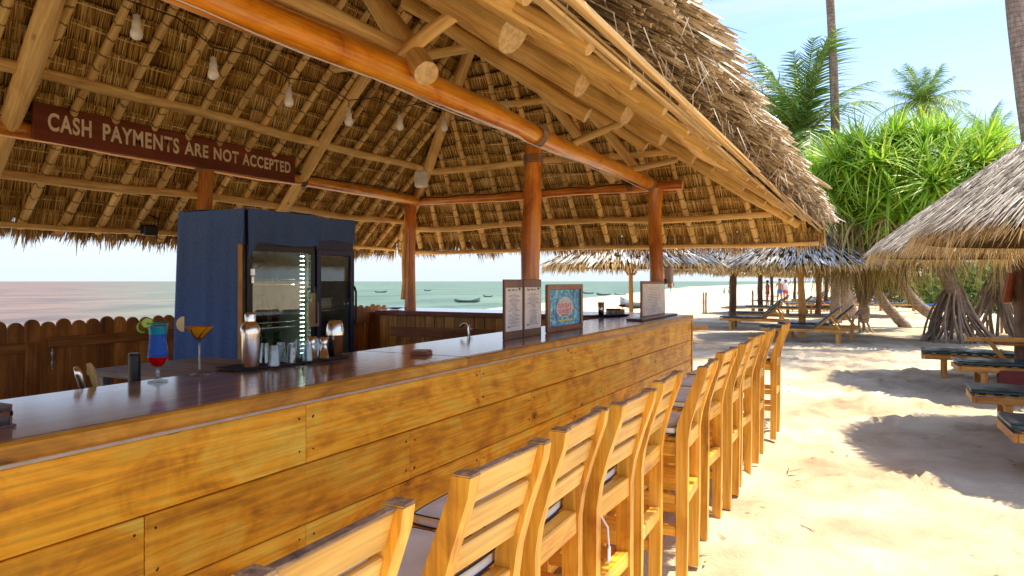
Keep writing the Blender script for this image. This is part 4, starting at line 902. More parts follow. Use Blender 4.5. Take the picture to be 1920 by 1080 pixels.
# martini
P = onc(374, 704); mc = thing('yellow_cocktail', 'yellow cocktail with chocolate stripes in a martini glass, apple slice on its rim', 'cocktail', P)
b = MB(); b.lathe([(0, .002), (.037, .002), (.038, .004), (.018, .009), (.005, .018), (.004, .03), (.0045, .12), (.006, .138), (.013, .15)], n=24); b.obj('stem', M['stem'], mc, smooth=True)
b = MB(); b.lathe([(.013, .15), (.058, .205)], n=36); b.obj('glass', M['glass'], mc, smooth=True)
liquid('drink', [(.0115, .1525), (.0535, .2018)], M['yellow'], mc)
b = MB()
for a in np.linspace(.5, 6.78, 6)[:-1]:
    pts = [Vector((math.cos(a+.8*t)*(.0122+.044*t), math.sin(a+.8*t)*(.0122+.044*t), .1515+.0535*t)) for t in np.linspace(0, .95, 7)]; b.tube(pts, [.0026, .0026, .0022, .002, .0018, .0014, .0008], 6)
b.lathe([(0, .149), (.0125, .1516), (.0145, .154), (0, .155)], n=20); b.obj('chocolate_stripe', M['choc'], mc, smooth=True)
b = MB(); b.lathe([(.0, -.032), (.012, -.03), (.026, -.018), (.031, 0), (.026, .018), (.012, .03), (0, .032)], n=12, a0=0, a1=math.pi*.42)
ap = b.obj('apple_slice', M['apple'], mc, (-.055, -.03, .212), smooth=True, rot=(0, 0, R(150)))
b = MB()
for a in (0, math.pi*.42):
    pr = [(.0, -.032), (.012, -.03), (.026, -.018), (.031, 0), (.026, .018), (.012, .03), (0, .032)]; s_ = -.0006 if a == 0 else .0006
    b.add([(r*math.cos(a)-s_*math.sin(a), r*math.sin(a)+s_*math.cos(a), z) for r, z in pr], [tuple(range(7))])
b.obj('flesh', M['appleflesh'], ap)
# bar mat with tools
pa, pb = onc(440, 698), onc(655, 671); dirm = (pb-pa); nrm = Vector((-dirm.y, dirm.x, 0)).normalized()
mat_ = thing('bar_mat', 'long black rubber bar mat under the shaker and glasses', 'bar mat', (pa+pb)/2+nrm*.07, math.atan2(dirm.y, dirm.x))
b = MB(); b.box((0, 0, .007), (dirm.length, .14, .013), bev=.003); b.obj('mat_body', M['rubber'], mat_)
b = MB()
for k in range(26): b.box((-dirm.length/2+.02+k*(dirm.length-.04)/25, 0, .0145), (.006, .125, .002))
o = b.obj('ribs', M['rubber'], mat_); o['kind'] = 'stuff'
ZM = ZT+.016
def onm(px, py): p = at_ground(px, py, ZM); return p
P = onm(469, 688); sh = thing('cocktail_shaker', 'large steel cocktail shaker standing at the near end of the black mat', 'cocktail shaker', P)
s = .88; b = MB(); b.lathe([(0, 0), (.037*s, 0), (.041*s, .006), (.044*s, .135), (.0455*s, .15), (.0455*s, .155)], n=32); b.obj('cup', M['steel'], sh, smooth=True)
b = MB(); b.lathe([(.0465*s, .1425), (.0475*s, .16), (.044*s, .175), (.03*s, .195), (.0245*s, .2), (.0, .2)], n=32); b.obj('strainer_top', M['steel'], sh, smooth=True)
b = MB(); b.lathe([(.0255*s, .198), (.026*s, .228), (.022*s, .236), (0, .238)], n=24); b.obj('cap', M['steel'], sh, smooth=True)
P = onm(628, 667); mt = thing('mixing_tin', 'upright steel mixing tin with rounded top at the far end of the mat', 'mixing tin', P)
s = 1.0; b = MB(); b.lathe([(0, 0), (.035, 0), (.039, .11), (.041, .112)], n=32); b.obj('lower_cup', M['steel'], mt, smooth=True); b = MB(); b.lathe([(.0435, .105), (.0435, .125), (.037, .16), (.029, .176), (0, .178)], n=32); b.obj('upper_cup', M['steel'], mt, smooth=True)
def jigger(px, py, lab, s):
    t = thing('jigger', lab, 'jigger', onm(px, py), 0, 'steel jiggers on the bar mat'); b = MB(); b.lathe([(.022*s, 0), (.0205*s, .0), (.0115*s, .052*s)], n=20); b.obj('large_cone', M['steel'], t, smooth=True)
    b = MB(); b.lathe([(.0115*s, .0525*s), (.012*s, .058*s), (.0185*s, .088*s), (.0175*s, .088*s), (.01*s, .058*s)], n=20); b.obj('small_cone', M['steel'], t, smooth=True)
jigger(608, 671, 'taller steel jigger beside the mixing tin on the black mat', 1.15); jigger(585, 672, 'steel jigger behind the upturned glasses on the black mat', 1.2)
def shot():
    b = MB(); n = 10
    pr = [(.0225, 0), (.021, .0), (.0165, .04), (.0145, .055), (.0, .058), (.0, .075), (.0155, .075), (.017, .06), (.0235, .004)]
    b.lathe(pr, n=12); return b.mesh('shot_glass', M['stem'], False)
sg = shot()
for px, py, lab in ((513, 686, 'upturned shot glass on the mat, nearest to the shaker'), (547, 680, 'upturned shot glass, second from the shaker, slightly taller'), (577, 676, 'upturned shot glass, third from the shaker, before the jigger'), (527, 678, 'upturned shot glass behind the first two on the mat'), (496, 680, 'upturned shot glass half hidden right behind the shaker'), (561, 671, 'upturned shot glass behind the second and third ones'), (597, 668, 'upturned shot glass between the two steel jiggers')):
    o = thing('shot_glass', lab, 'glass', onm(px, py), random.random()*6, 'upturned shot glasses on the bar mat', sg); o.scale = (1.15, 1.15, 1.2)
# things behind the counter
wr = bottlemesh(M['greenglass'], .3, .035)
thing('bottle', 'dark wine bottle rising behind the steel shaker', 'bottle', (-2.78, onm(472, 688).y+.42, .96), 0, None, wr)
for k, px in enumerate((497, 516, 530, 545)):
    thing('bottle', ['nearest', 'second', 'third', 'farthest'][k]+' green bottle behind the shot glasses on the rear worktop', 'bottle', (-2.72, 2.42+k*.085, .882), 0, 'green bottles on the rear worktop', gb)
bt = bottlemesh(M['navyframe'], .24, .03); thing('bottle', 'small dark blue bottle behind the shot glasses', 'bottle', (-2.7, 2.88, .882), 0, None, bt)
prep = thing('preparation_table', 'grey wooden preparation table behind the counter beside the fridge', 'table')
board('table_top', (-4.4, 3.05, .975), (-3.45, 3.05, .975), .85, .035, (0, 1, 0), M['greywood'], prep)
for x in (-4.33, -3.52):
    for y in (2.7, 3.4): board('leg', (x, y, 0), (x, y, .957), .06, .06, (1, 0, 0), M['greywood'], prep)
board('apron', (-3.5, 2.68, .92), (-3.5, 3.42, .92), .06, .02, (0, 0, 1), M['greywood'], prep)
def handle(px, py, lab, mat, lean, nm='knife'):
    p = at_X(px, py, -2.72); t = thing(nm, lab, nm, (p.x, p.y, .882)); b = MB(); h = p.z-.882
    pts = [(0, 0, 0), (0, -.0, h-.13)]; b.box((0, 0, (h-.12)/2), (.003, .03, h-.12)); b.obj('blade', M['steel'], t)
    b = MB(); b.tube([(0, 0, h-.13), (0, -.012, h-.08), (0, -.02, h-.03), (0, -.028, h)], [.010, .012, .015, .010], 8); b.obj('handle', mat, t, smooth=True); t.rotation_euler = (R(lean), 0, 0)
handle(168, 684, 'knife with a bright steel handle standing behind the counter', M['steel'], 4); handle(197, 676, 'knife with a pale wooden handle standing behind the counter', M['log'], 6)
kb = thing('knife_block', 'dark block holding two knives behind the counter', 'knife block', (-2.74, at_X(185, 700, -2.74).y, .881)); b = MB(); b.box((0, .02, .09), (.1, .16, .18), bev=.01); b.obj('block_body', M['postdark'], kb)
p = at_X(252, 662, -2.74); pm = thing('black_grinder', 'black cylindrical grinder with a pale disc behind the blue cocktail', 'grinder', (p.x, p.y, .882)); h = p.z-.882
b = MB(); b.lathe([(0, 0), (.036, 0), (.036, h*.55), (.024, h*.56), (.024, h-.01), (.021, h), (0, h)], n=24); b.obj('body', M['blackm'], pm, smooth=False); b = MB(); b.lathe([(.0255, h*.57), (.055, h*.57), (.056, h*.585), (.0255, h*.6)], n=24); b.obj('disc', M['white'], pm)
nh = thing('napkin_holder', 'small dark wooden holder on the counter cut by the left edge', 'holder', onc(-8, 800)); b = MB(); b.box((0, 0, .035), (.07, .05, .012)); b.box((0, -.02, .03), (.07, .006, .06)); b.box((0, .02, .03), (.07, .006, .06)); b.box((0, 0, .003), (.08, .06, .006)); b.obj('holder_body', M['darkwood'], nh)
p = onc(790, 664); wb = thing('wooden_block', 'small flat wooden coaster block lying alone on the counter', 'coaster', p, R(20)); b = MB(); b.box((0, 0, .007), (.09, .13, .014), bev=.002); b.obj('base', M['redwood'], wb); b = MB(); b.box((0, 0, .0175), (.08, .12, .006), bev=.001); b.obj('top_leaf', M['fencerail'], wb)
p = at_X(879, 632, -2.62); tp = thing('tap', 'chrome tap sticking up behind the counter left of the menus', 'tap', (p.x, p.y, .88)); h = at_X(879, 606, -2.62).z-.88
b = MB(); b.tube([(0, 0, 0), (0, 0, h-.02), (-.01, 0, h), (-.04, 0, h+.0), (-.07, 0, h-.03)], .012, 8); b.obj('spout', M['steel'], tp, smooth=True); b = MB(); b.box((.0, .02, h-.05), (.02, .05, .012), bev=.003); b.obj('lever', M['steel'], tp)
# menus
def print_lines(b, w, z0, z1, n, rg, x, y0=0):
    for k in range(n):
        z = z1-(z1-z0)*k/(n-1); l = rg.uniform(.25, .75)*w*(1 if k % 3 else .7); b.add([(x, y0-l/2, z), (x, y0+l/2, z), (x, y0+l/2, z+.0022), (x, y0-l/2, z+.0022)], [(0, 1, 2, 3)])
def menu(name, px0, px1, pyb, pyt, lab, mat, hd=True, lines=26, aspect=None, XM=2.15, base=False, mg=(.012, .055, .055)):
    """upright menu board facing +X; front face at local x=0; built at its pixel base, on the counter"""
    Dd = XM
    y0 = at_X(px0, 600, -Dd).y; y1 = at_X(px1, 600, -Dd).y; w = y1-y0; h = at_X((px0+px1)/2, pyt, -Dd).z-ZT
    t = thing(name, lab, 'menu', (-Dd, (y0+y1)/2, ZT), 0)
    b = MB(); b.box((-.008, 0, h/2), (.016, w, h), bev=.002); b.obj('board', mat, t)
    m, mb, mtp = mg; b = MB(); b.box((.0015, 0, (mb+h-mtp)/2), (.002, w-2*m, h-mb-mtp)); pp = b.obj('paper', M['paper'], t)
    rg = random.Random(int(px0)); b = MB(); zt_ = h-mtp
    print_lines(b, w-2*m, mb+.03, zt_-.045, lines, rg, .0032); b.obj('printed_text', M['ink'], pp)
    return t, w, h, pp
for px0, px1, lab in ((946, 980, 'left one of two tall narrow bar menus standing before the middle post'), (982, 1015, 'right one of two tall narrow bar menus standing before the middle post')):
    t, w, h, pp = menu('menu_board', px0, px1, 627, 524 if px0 > 950 else 524, lab, M['darkwood'])
    t['group'] = 'pair of tall bar menus'
    place_text('Bar Menu', 'title', (.0032, -w*.33, h-.078), (0, 1, 0), (0, 0, 1), w*.5, .014, M['ink'], pp, 0)
    b = MB()
    for (yy, zz, s_) in ((w*.30, h-.075, 1), (-w*.3, .075, .7)):
        for a in np.linspace(-.9, .9, 5):
            d = Vector((0, math.sin(a), math.cos(a)))*.026*s_; n_ = Vector((0, d.z, -d.y))*.14; b.add([Vector((.0034, yy, zz)), Vector((.0034, yy, zz))+d*.5+n_, Vector((.0034, yy, zz))+d, Vector((.0034, yy, zz))+d*.5-n_], [(0, 1, 2, 3)])
    b.obj('leaf_print', M['greenink'], pp)
def postermat():
    m, nt, N, L, B = newmat('party_poster_print'); tc = N.new('ShaderNodeTexCoord'); n1 = N.new('ShaderNodeTexNoise'); n1.inputs['Scale'].default_value = 14; n1.inputs['Detail'].default_value = 6; n1.inputs['Distortion'].default_value = 2
    L.new(tc.outputs['Object'], n1.inputs[0]); r = ramp(N, [(.34, (.02, .03, .22)), (.44, (.0, .25, .55)), (.55, (.02, .5, .75)), (.66, (.45, .75, .8)), (.75, (.55, .5, .6))]); L.new(n1.outputs[0], r.inputs[0]); L.new(r.outputs[0], B.inputs['Base Color']); B.inputs['Roughness'].default_value = .3
    return m
pa = onc(1055, 620); Dd = -pa.x; y0 = at_X(1024, 600, -Dd).y; y1 = at_X(1090, 600, -Dd).y; w = y1-y0; h = at_X(1056, 533, -Dd).z-ZT
po = thing('framed_poster', 'blue party poster in a reddish wooden frame reading sunday sunset', 'framed poster', (-Dd, (y0+y1)/2, ZT))
fw = .042
b = MB(); b.box((-.006, 0, h/2), (.008, w-.01, h-.01)); b.obj('back_board', M['darkwood'], po)
for nm, c, dm in (('frame_side', (.006, -w/2+fw/2, h/2), (.02, fw, h)), ('frame_side', (.006, w/2-fw/2, h/2), (.02, fw, h)), ('frame_rail', (.006, 0, h-fw/2), (.019, w-2*fw-.001, fw)), ('frame_rail', (.006, 0, fw/2), (.019, w-2*fw-.001, fw))):
    b = MB(); b.box((0, 0, 0), dm, bev=.004); b.obj(nm, M['redwood'], po, c)
b = MB(); b.box((0, 0, h/2), (.002, w-2*fw, h-2*fw)); pq = b.obj('poster', postermat(), po)
b = MB(); n = 14; b.add([(.0016, .25*w*math.cos(a)*.95, h*.47+.24*h*math.sin(a)*(1.1 if math.sin(a) > 0 else .8)) for a in np.linspace(0, 2*math.pi, n+1)[:-1]], [tuple(range(n))]); b.obj('white_panel', M['paper'], pq)
posr = plain('poster_red', (.85, .06, .05), .4); posy = plain('poster_yellow', (.85, .75, .05), .4)
place_text('SUNDAY', 'word', (.0022, -w*.19, h*.49), (0, 1, 0), (0, 0, 1), w*.38, h*.10, posr, pq, 0); place_text('SUNSET', 'word', (.0022, -w*.19, h*.37), (0, 1, 0), (0, 0, 1), w*.38, h*.10, posr, pq, 0)
place_text('SESSION', 'word', (.0022, -w*.1, h*.32), (0, 1, 0), (0, 0, 1), w*.2, h*.03, M['ink'], pq, 0)
b = MB(); b.add([(.0018, -w*.17, h*.205), (.0018, w*.24, h*.205), (.0018, w*.24, h*.24), (.0018, -w*.17, h*.24)], [(0, 1, 2, 3)]); b.obj('yellow_bar', posy, pq)
# third menu + dispenser at the corner post
t, w, h, pp = menu('menu_board', 1203, 1246, 586, 527, 'framed drinks list leaning on the corner post at the far end', M['redwood'], lines=16, XM=2.10, mg=(.03, .03, .03))
b = MB(); b.box((.03, -.1, .012), (.16, w+.5, .022), bev=.004); b.obj('base_tray', M['darkwood'], t)
p = at_X(1254, 515, -2.12); sd = thing('soap_dispenser', 'grey wall dispenser fixed to the right of the far corner post', 'dispenser', p)
b = MB(); b.box((0, 0, 0), (.09, .1, .19), bev=.015); b.obj('housing', plain('grey_plastic', (.4, .38, .36), .35), sd); b = MB(); b.box((0.02, 0, -.12), (.07, .08, .06), bev=.01); b.tube([(.03, -.02, -.13), (.03, -.02, -.2)], .008, 6); b.obj('nozzle', M['steel'], sd)
b = MB(); b.box((-.03, -.08, -.08), (.05, .07, .06), bev=.008); b.obj('wall_bracket', M['blackm'], sd)
# tray with tin and jars
pt = onc(1140, 594); ty = thing('serving_tray', 'small black tray near the far end of the counter holding tin and jars', 'tray', pt, R(70)); b = MB(); b.box((0, 0, .006), (.52, .16, .01), bev=.003); b.obj('tray_base', M['rubber'], ty); b = MB()
for c, dm in (((0, .08, .014), (.52, .008, .016)), ((0, -.08, .014), (.52, .008, .016)), ((.26, 0, .014), (.008, .168, .016)), ((-.26, 0, .014), (.008, .168, .016))): b.box(c, dm)
b.obj('tray_rim', M['rubber'], ty)
ZZ = ZT+.0125
tn = thing('steel_tin', 'plain steel shaker tin on the small far tray', 'tin', at_ground(1127, 593, ZZ)); b = MB(); b.lathe([(0, 0), (.028, 0), (.036, .15), (.034, .15), (.026, .006), (0, .006)], n=24); b.obj('cup', M['steel'], tn, smooth=True)
jm = MB(); jm.lathe([(0, 0), (.026, 0), (.028, .05), (.026, .055)], n=14); jm.lathe([(.0, .055), (.029, .055), (.029, .072), (0, .074)], n=14, mi=1); jme = jm.mesh('jar', [M['white'], M['blackm']], True)
for i, (px, lab) in enumerate(((1141, 'white jar with dark lid beside the steel tin'), (1150, 'white jar with dark lid in the middle of the far tray'), (1159, 'white jar with dark lid nearest to the red flower'))): thing('jar', lab, 'jar', at_ground(px, 591, ZZ), 0, 'white jars on the far tray', jme)
fv = thing('flower_vase', 'red flower in a small white cup beside the far tray', 'flower', onc(1166, 590)); b = MB(); b.lathe([(0, 0), (.03, 0), (.035, .06), (0.03, .06), (.028, .01), (0, .01)], n=14); b.obj('cup', M['white'], fv, smooth=True); b = MB(); b.tube([(0, 0, .02), (.01, 0, .1)], .003, 5)
b.obj('stem', M['greenink'], fv)
V, f, T = blades(np.tile([.01, 0, .1], (16, 1)), RNG.normal(0, 1, (16, 3))+np.array([0, 0, .6]), .05, .03, RNG.normal(0, 1, (16, 3)), np.zeros(16)); ob('petals', npmesh('petals', V, f, M['flower'], T), fv)
p = at_Y(745, 575, 7.75); pz = thing('glass_plate', 'shiny glass plate on the rear counter by the far left post', 'plate', (p.x, 7.7, ZT)); b = MB(); b.lathe([(0, .004), (.05, .004), (.14, .03), (.135, .034), (.05, .01), (0, .01)], n=28); b.obj('dish', M['steel'], pz, smooth=True)
# ================================================================== BEACH UMBRELLAS
def thatchroof(r, ze, za, ringn, dens, seed, nm='thatch_roof'):
    """conical thatch: rings of strands over a closed cone, shaggy hanging eave"""
    rg = np.random.default_rng(seed); parts = []; H = za-ze
    def rz(t):  # t 0 eave..1 apex; slightly bowed
        return r*(1-t), ze+H*(t**.93)
    for k in range(ringn):
        t = k/ringn; R0, Z0 = rz(t); m = int(2*math.pi*max(R0, .12)*dens)
        a = rg.uniform(0, 6.2832, m); R1 = np.maximum(R0-rg.uniform(.03, .2, m), .01); tt = 1-R1/r; Zz = ze+H*tt**.93+rg.uniform(.015, .06, m)
        cl = np.sin(a*13+k)*.5+np.sin(a*29+k*2)*.5
        roots = np.stack([np.cos(a)*R1, np.sin(a)*R1, Zz], 1); out = np.stack([np.cos(a), np.sin(a), np.full(m, -H/r)], 1); tan = np.stack([-np.sin(a), np.cos(a), np.zeros(m)], 1)
        dirs = out+tan*(rg.normal(0, .13, m)+.08*cl)[:, None]; dirs[:, 2] += rg.uniform(-.14, .05, m)
        wd = min(1.1, 1.7)/dens*rg.uniform(.7, 1.6, m)*(1.25 if dens > 100 else 1)
        parts.append(blades(roots, dirs, rg.uniform(.13, .27, m)*(1 if dens > 100 else 1.3), wd, tan+rg.normal(0, .3, (m, 3)), np.clip(rg.uniform(0, 1, m)+.15*cl, 0, 1)))
    top = merge(parts)
    m = int(2*math.pi*r*dens*3.2); a = rg.uniform(0, 6.2832, m); Rr = r+rg.uniform(-.24, .03, m); cl = np.interp(a, np.linspace(0, 6.2832, 60), rg.uniform(-1, 1, 60))
    roots = np.stack([np.cos(a)*Rr, np.sin(a)*Rr, ze+(r-Rr)*H/r+rg.uniform(-.03, .03, m)], 1); tan = np.stack([-np.sin(a), np.cos(a), np.zeros(m)], 1)
    dirs = np.stack([np.cos(a)*.4, np.sin(a)*.4, -np.ones(m)], 1)+tan*(cl*.25+rg.normal(0, .2, m))[:, None]
    fr = blades(roots, dirs, rg.uniform(.10, .26, m)*(1+.3*cl), 1.1/dens*rg.uniform(.7, 1.4, m), tan+rg.normal(0, .4, (m, 3)), rg.uniform(0, 1, m))
    # underside strands
    parts = []
    for k in range(8):
        R0 = r*(1-k/9); m = int(2*math.pi*R0*dens*.8); a = rg.uniform(0, 6.2832, m); R1 = R0-rg.uniform(.1, .3, m); R1 = np.maximum(R1, .03)
        roots = np.stack([np.cos(a)*R1, np.sin(a)*R1, ze+H*(1-R1/r)-.03], 1); out = np.stack([np.cos(a), np.sin(a), np.full(m, -H/r-.15)], 1); tan = np.stack([-np.sin(a), np.cos(a), np.zeros(m)], 1)
        parts.append(blades(roots, out+tan*rg.normal(0, .15, m)[:, None], rg.uniform(.18, .3, m), 1.4/dens, tan, rg.uniform(.1, .8, m)))
    under = merge(parts+[fr])
    b = MB(); n = 32; pr = [(r*(1-t)-.05 if t < .97 else .01, ze+H*t**.93-.01) for t in np.linspace(0, 1, 8)]; b.lathe([(0, za-.12)]+[(q[0]*.97, q[1]-.05) for q in pr[::-1][1:]]+pr, n=n)
    return npmesh(nm, top[0], top[1], M['thatchgrey'] if dens > 100 else M['thatchpale'], top[2]), npmesh('thatch_fringe', under[0], under[1], M['thatchfringe'], under[2]), b.mesh('thatch_mat', M['thatchsheet'])
def umbrella(loc, lab, meshes, r, ze, za, postmat, pr=.09, table=True, menu_=False, rafters=True, seed=1):
    t = thing('thatched_parasol', lab, 'thatched parasol', loc, 0, 'thatched parasols on the beach'); a, b_, c = meshes
    o = ob('thatch_roof', a, t); o['kind'] = 'stuff'; o = ob('thatch_fringe', b_, t); o['kind'] = 'stuff'; ob('thatch_mat', c, t)
    log('post', (0, 0, -.1), (0, 0, za-.15), pr, pr*.8, postmat, t, n=12, wob=.25)
    if rafters:
        for k in range(8):
            a_ = k*math.pi/4+seed; log('rafter', (.08*math.cos(a_), .08*math.sin(a_), za-.18), (r*.95*math.cos(a_), r*.95*math.sin(a_), ze-.02), .03, .03, M['log'], t, n=6)
        for k in range(4):
            a_ = k*math.pi/2+seed; log('strut', (.07*math.cos(a_), .07*math.sin(a_), ze-.25), (.62*math.cos(a_), .62*math.sin(a_), ze+(za-ze)*.62), .03, .026, M['beachwood'], t, n=6)
    if table:
        b = MB(); b.lathe([(pr*1.05, .62), (.42, .62), (.43, .635), (.42, .65), (pr*1.05, .65)], n=20); b.obj('round_shelf', M['fencerail'], t)
    return t
near = thatchroof(2.02, 1.98, 3.55, 30, 150, 3); mid = thatchroof(2.2, 1.95, 3.1, 11, 34, 4); farm = thatchroof(2.1, 1.95, 3.0, 7, 18, 5)
UA = (2.35, 8.0, 0); UB = (1.95, 12.5, 0)
umbrella(UA, 'nearest grey thatched parasol, its cone filling the right edge', near, 2.02, 1.98, 3.55, M['postdark'], .1)
ub = umbrella(UB, 'thatched parasol with a thick dark post and leaning menu at the right', near, 2.02, 1.98, 3.55, M['postdark'], .13, seed=1.4)
b = MB(); b.box((0, 0, 0), (.04, .3, .45), bev=.006); mn = b.obj('hanging_menu', M['redwood'], ub, (-.2, -.1, 1.45), rot=(0, R(10), R(-30))); b = MB(); b.box((-.022, 0, 0), (.004, .24, .38)); b.obj('paper', M['paper'], mn)
board('wooden_arm', (-.75, -.15, .68), (.3, -.15, .7), .07, .03, (0, 0, 1), M['beachwood'], ub); board('wooden_arm', (-.5, -.2, .72), (-.2, -.2, .3), .06, .03, (1, 0, 0), M['beachwood'], ub)
board('plank_facing', (.05, -.15, .35), (.05, -.15, 1.9), .16, .03, (1, 0, 0), M['fencerail'], ub)
mbk = thing('maroon_block', 'maroon painted block under the sunbed on the right', 'block', (1.95, 11.5, 0)); b = MB(); b.box((0, 0, .16), (.9, .35, .34), bev=.02); b.obj('block_body', M['maroon'], mbk)
U = [((-5.45, 16.9, 0), 'thatched parasol with an orange post seen beyond the far bar corner', mid, M['beachwood'], .06),
     (tuple(at_ground(1375, 612)), 'thatched parasol on a dark post beside the leftmost sunbeds', mid, M['postdark'], .13),
     (tuple(at_ground(1503, 634)), 'thatched parasol with an orange brown post standing between reclined sunbeds', mid, M['beachwood'], .10),
     (tuple(at_ground(1426, 588)), 'thatched parasol on a thin dark post behind the leftmost sunbeds', farm, M['postdark'], .13),
     (tuple(at_ground(1447, 575)), 'distant thatched parasol beside the standing people', farm, M['postdark'], .10),
     (tuple(at_ground(1534, 592)), 'thatched parasol on a reddish post left of the leaning trunk', farm, M['fencerail'], .13),
     (tuple(at_ground(1549, 579)), 'distant thatched parasol on a thin post by the blue towels', farm, M['postdark'], .11),
     (tuple(at_ground(1490, 565)), 'far thatched parasol between the people and the orange chairs', farm, M['postdark'], .10),
     (tuple(at_ground(1622, 592)), 'thatched parasol on a brown post between the two leaning trunks', farm, M['fencerail'], .12),
     (tuple(at_ground(1668, 570)), 'far thatched parasol behind the curved leaning trunk', farm, M['postdark'], .10),
     (tuple(at_ground(1713, 573)), 'far thatched parasol on a reddish post left of the prop roots', farm, M['fencerail'], .11),
     ((9.5, 6.0, 0), 'thatched parasol standing out of frame on the right of the bar', farm, M['postdark'], .1)]
for i, (loc, lab, ms, pm_, pr) in enumerate(U): umbrella(loc, lab, ms, 2.1, 1.95, 3.0, pm_, pr, seed=i*.7, rafters=(i < 3), table=(i < 8))
# ================================================================== SUNBEDS
def make_bed(angle, nm='sunbed'):
    t = thing(nm, 'x', 'sunbed'); Wd = .62; h = .33; L1 = 1.25; L2 = .72   # foot at x=0, head toward +x
    for y in (-Wd/2, Wd/2): board('side_rail', (0, y, h), (L1+L2, y, h), .07, .035, (0, 0, 1), M['beachwood'], t)
    board('foot_rail', (-.02, -Wd/2-.02, h), (-.02, Wd/2+.02, h), .07, .035, (0, 0, 1), M['beachwood'], t)
    for x in (.28, L1+L2-.2):
        for y in (-Wd/2+.04, Wd/2-.04): board('leg', (x, y, -.02), (x, y, h-.04), .075, .05, (1, 0, 0), M['beachwood'], t)
        board('cross_bar', (x, -Wd/2+.06, h-.08), (x, Wd/2-.06, h-.08), .05, .03, (0, 0, 1), M['beachwood'], t)
    ca, sa = math.cos(angle), math.sin(angle)
    for k in range(9): board('slat', (.06+k*.14, -Wd/2+.02, h+.042), (.06+k*.14, Wd/2-.02, h+.042), .07, .014, (1, 0, 0), M['beachwood'], t)
    for k in range(5):
        d = .08+k*.14; board('slat', (L1+d*ca, -Wd/2+.03, h+.042+d*sa), (L1+d*ca, Wd/2-.03, h+.042+d*sa), .07, .014, (ca, 0, sa), M['beachwood'], t)
    for y in (-Wd/2+.05, Wd/2-.05):
        board('back_stile', (L1, y, h+.03), (L1+L2*ca, y, h+.03+L2*sa), .045, .025, (-sa, 0, ca), M['beachwood'], t)
        if angle > .2: board('back_strut', (L1+.5*ca, y-.03, h+.5*sa), (L1+.62, y-.03, h-.02), .035, .02, (1, 0, 0), M['beachwood'], t)
    def pad(x0, z0, a, Lp):
        b = MB(); n, m = 14, 8; hh = .032; c, s_ = math.cos(a), math.sin(a); vs = []; fs = []
        for sg_ in (1, -1):
            for i in range(n+1):
                for j in range(m+1):
                    u = i/n; v = -1+2*j/m; e = (1-abs(2*u-1)**6)*(1-abs(v)**6); q = hh*(.55+.45*e)+(.006*math.sin(i*2.1+j) if sg_ > 0 else 0); X_ = u*Lp; Z_ = sg_*q
                    vs.append((x0+X_*c-Z_*s_, v*(Wd/2-.005), z0+X_*s_+Z_*c))
        q = m+1; N_ = (n+1)*q
        for s2 in (0, 1):
            for i in range(n):
                for j in range(m): a_ = s2*N_+i*q+j; f = (a_, a_+q, a_+q+1, a_+1); fs.append(f if s2 == 0 else f[::-1])
        ring = [i*q for i in range(n+1)]+[n*q+j for j in range(1, m+1)]+[i*q+m for i in range(n-1, -1, -1)]+[j for j in range(m-1, 0, -1)]
        for k in range(len(ring)): a_, b2 = ring[k], ring[(k+1) % len(ring)]; fs.append((a_, b2, N_+b2, N_+a_))
        b.add(vs, fs); return b
    pad(-.04, h+.084, 0, L1+.04).obj('mattress', M['teal'], t, smooth=True)
    pad(L1+.005-.04*sa*0, h+.086, angle, L2+.03).obj('back_mattress', M['teal'], t, smooth=True)
    return t
bflat = make_bed(.04); braise = make_bed(R(42))
GB = 'wooden sunbeds under the parasols'
def place(proto, first, loc, rz, lab, towel=False):
    if first: proto.location = loc; proto.rotation_euler = (0, 0, rz); proto['label'] = lab; proto['group'] = GB; t = proto
    else: t = dup(proto, loc, rz, lab, GB)
    if towel:
        o = thing('towel', 'blue towel spread on the '+lab, 'towel', Vector(loc), rz); b = MB(); b.box((.62, 0, .457), (.95, .5, .014), bev=.004); b.obj('towel_cloth', M['towel'], o)
    return t
place(bflat, True, (.98, 6.9, 0), 0.03, 'flat teal sunbed nearest the camera, only its foot end in view at the right')
place(bflat, False, (.93, 8.85, 0), -.02, 'flat teal sunbed with creased mattress, second from the camera on the right')
place(bflat, False, (1.05, 11.75, 0), .05, 'flat teal sunbed just in front of the thick dark parasol post')
place(bflat, False, (.72, 13.3, 0), -.04, 'flat teal sunbed in front of the prop roots on the right')
g = at_ground(1352, 618); place(braise, True, (g.x, g.y+.3, 0), -.02, 'teal sunbed with raised back, leftmost front one beside the dark post')
g = at_ground(1365, 605); place(braise, False, (g.x+.1, g.y, 0), -.02, 'teal sunbed with raised back, just behind the leftmost front one')
g = at_ground(1430, 640); place(braise, False, (g.x, g.y+.1, 0), -.05, 'teal sunbed with raised back, front one of the pair nearest the stools')
place(braise, False, (g.x+.25, g.y+1.6, 0), -.02, 'teal sunbed with raised back, rear one of the pair nearest the stools')
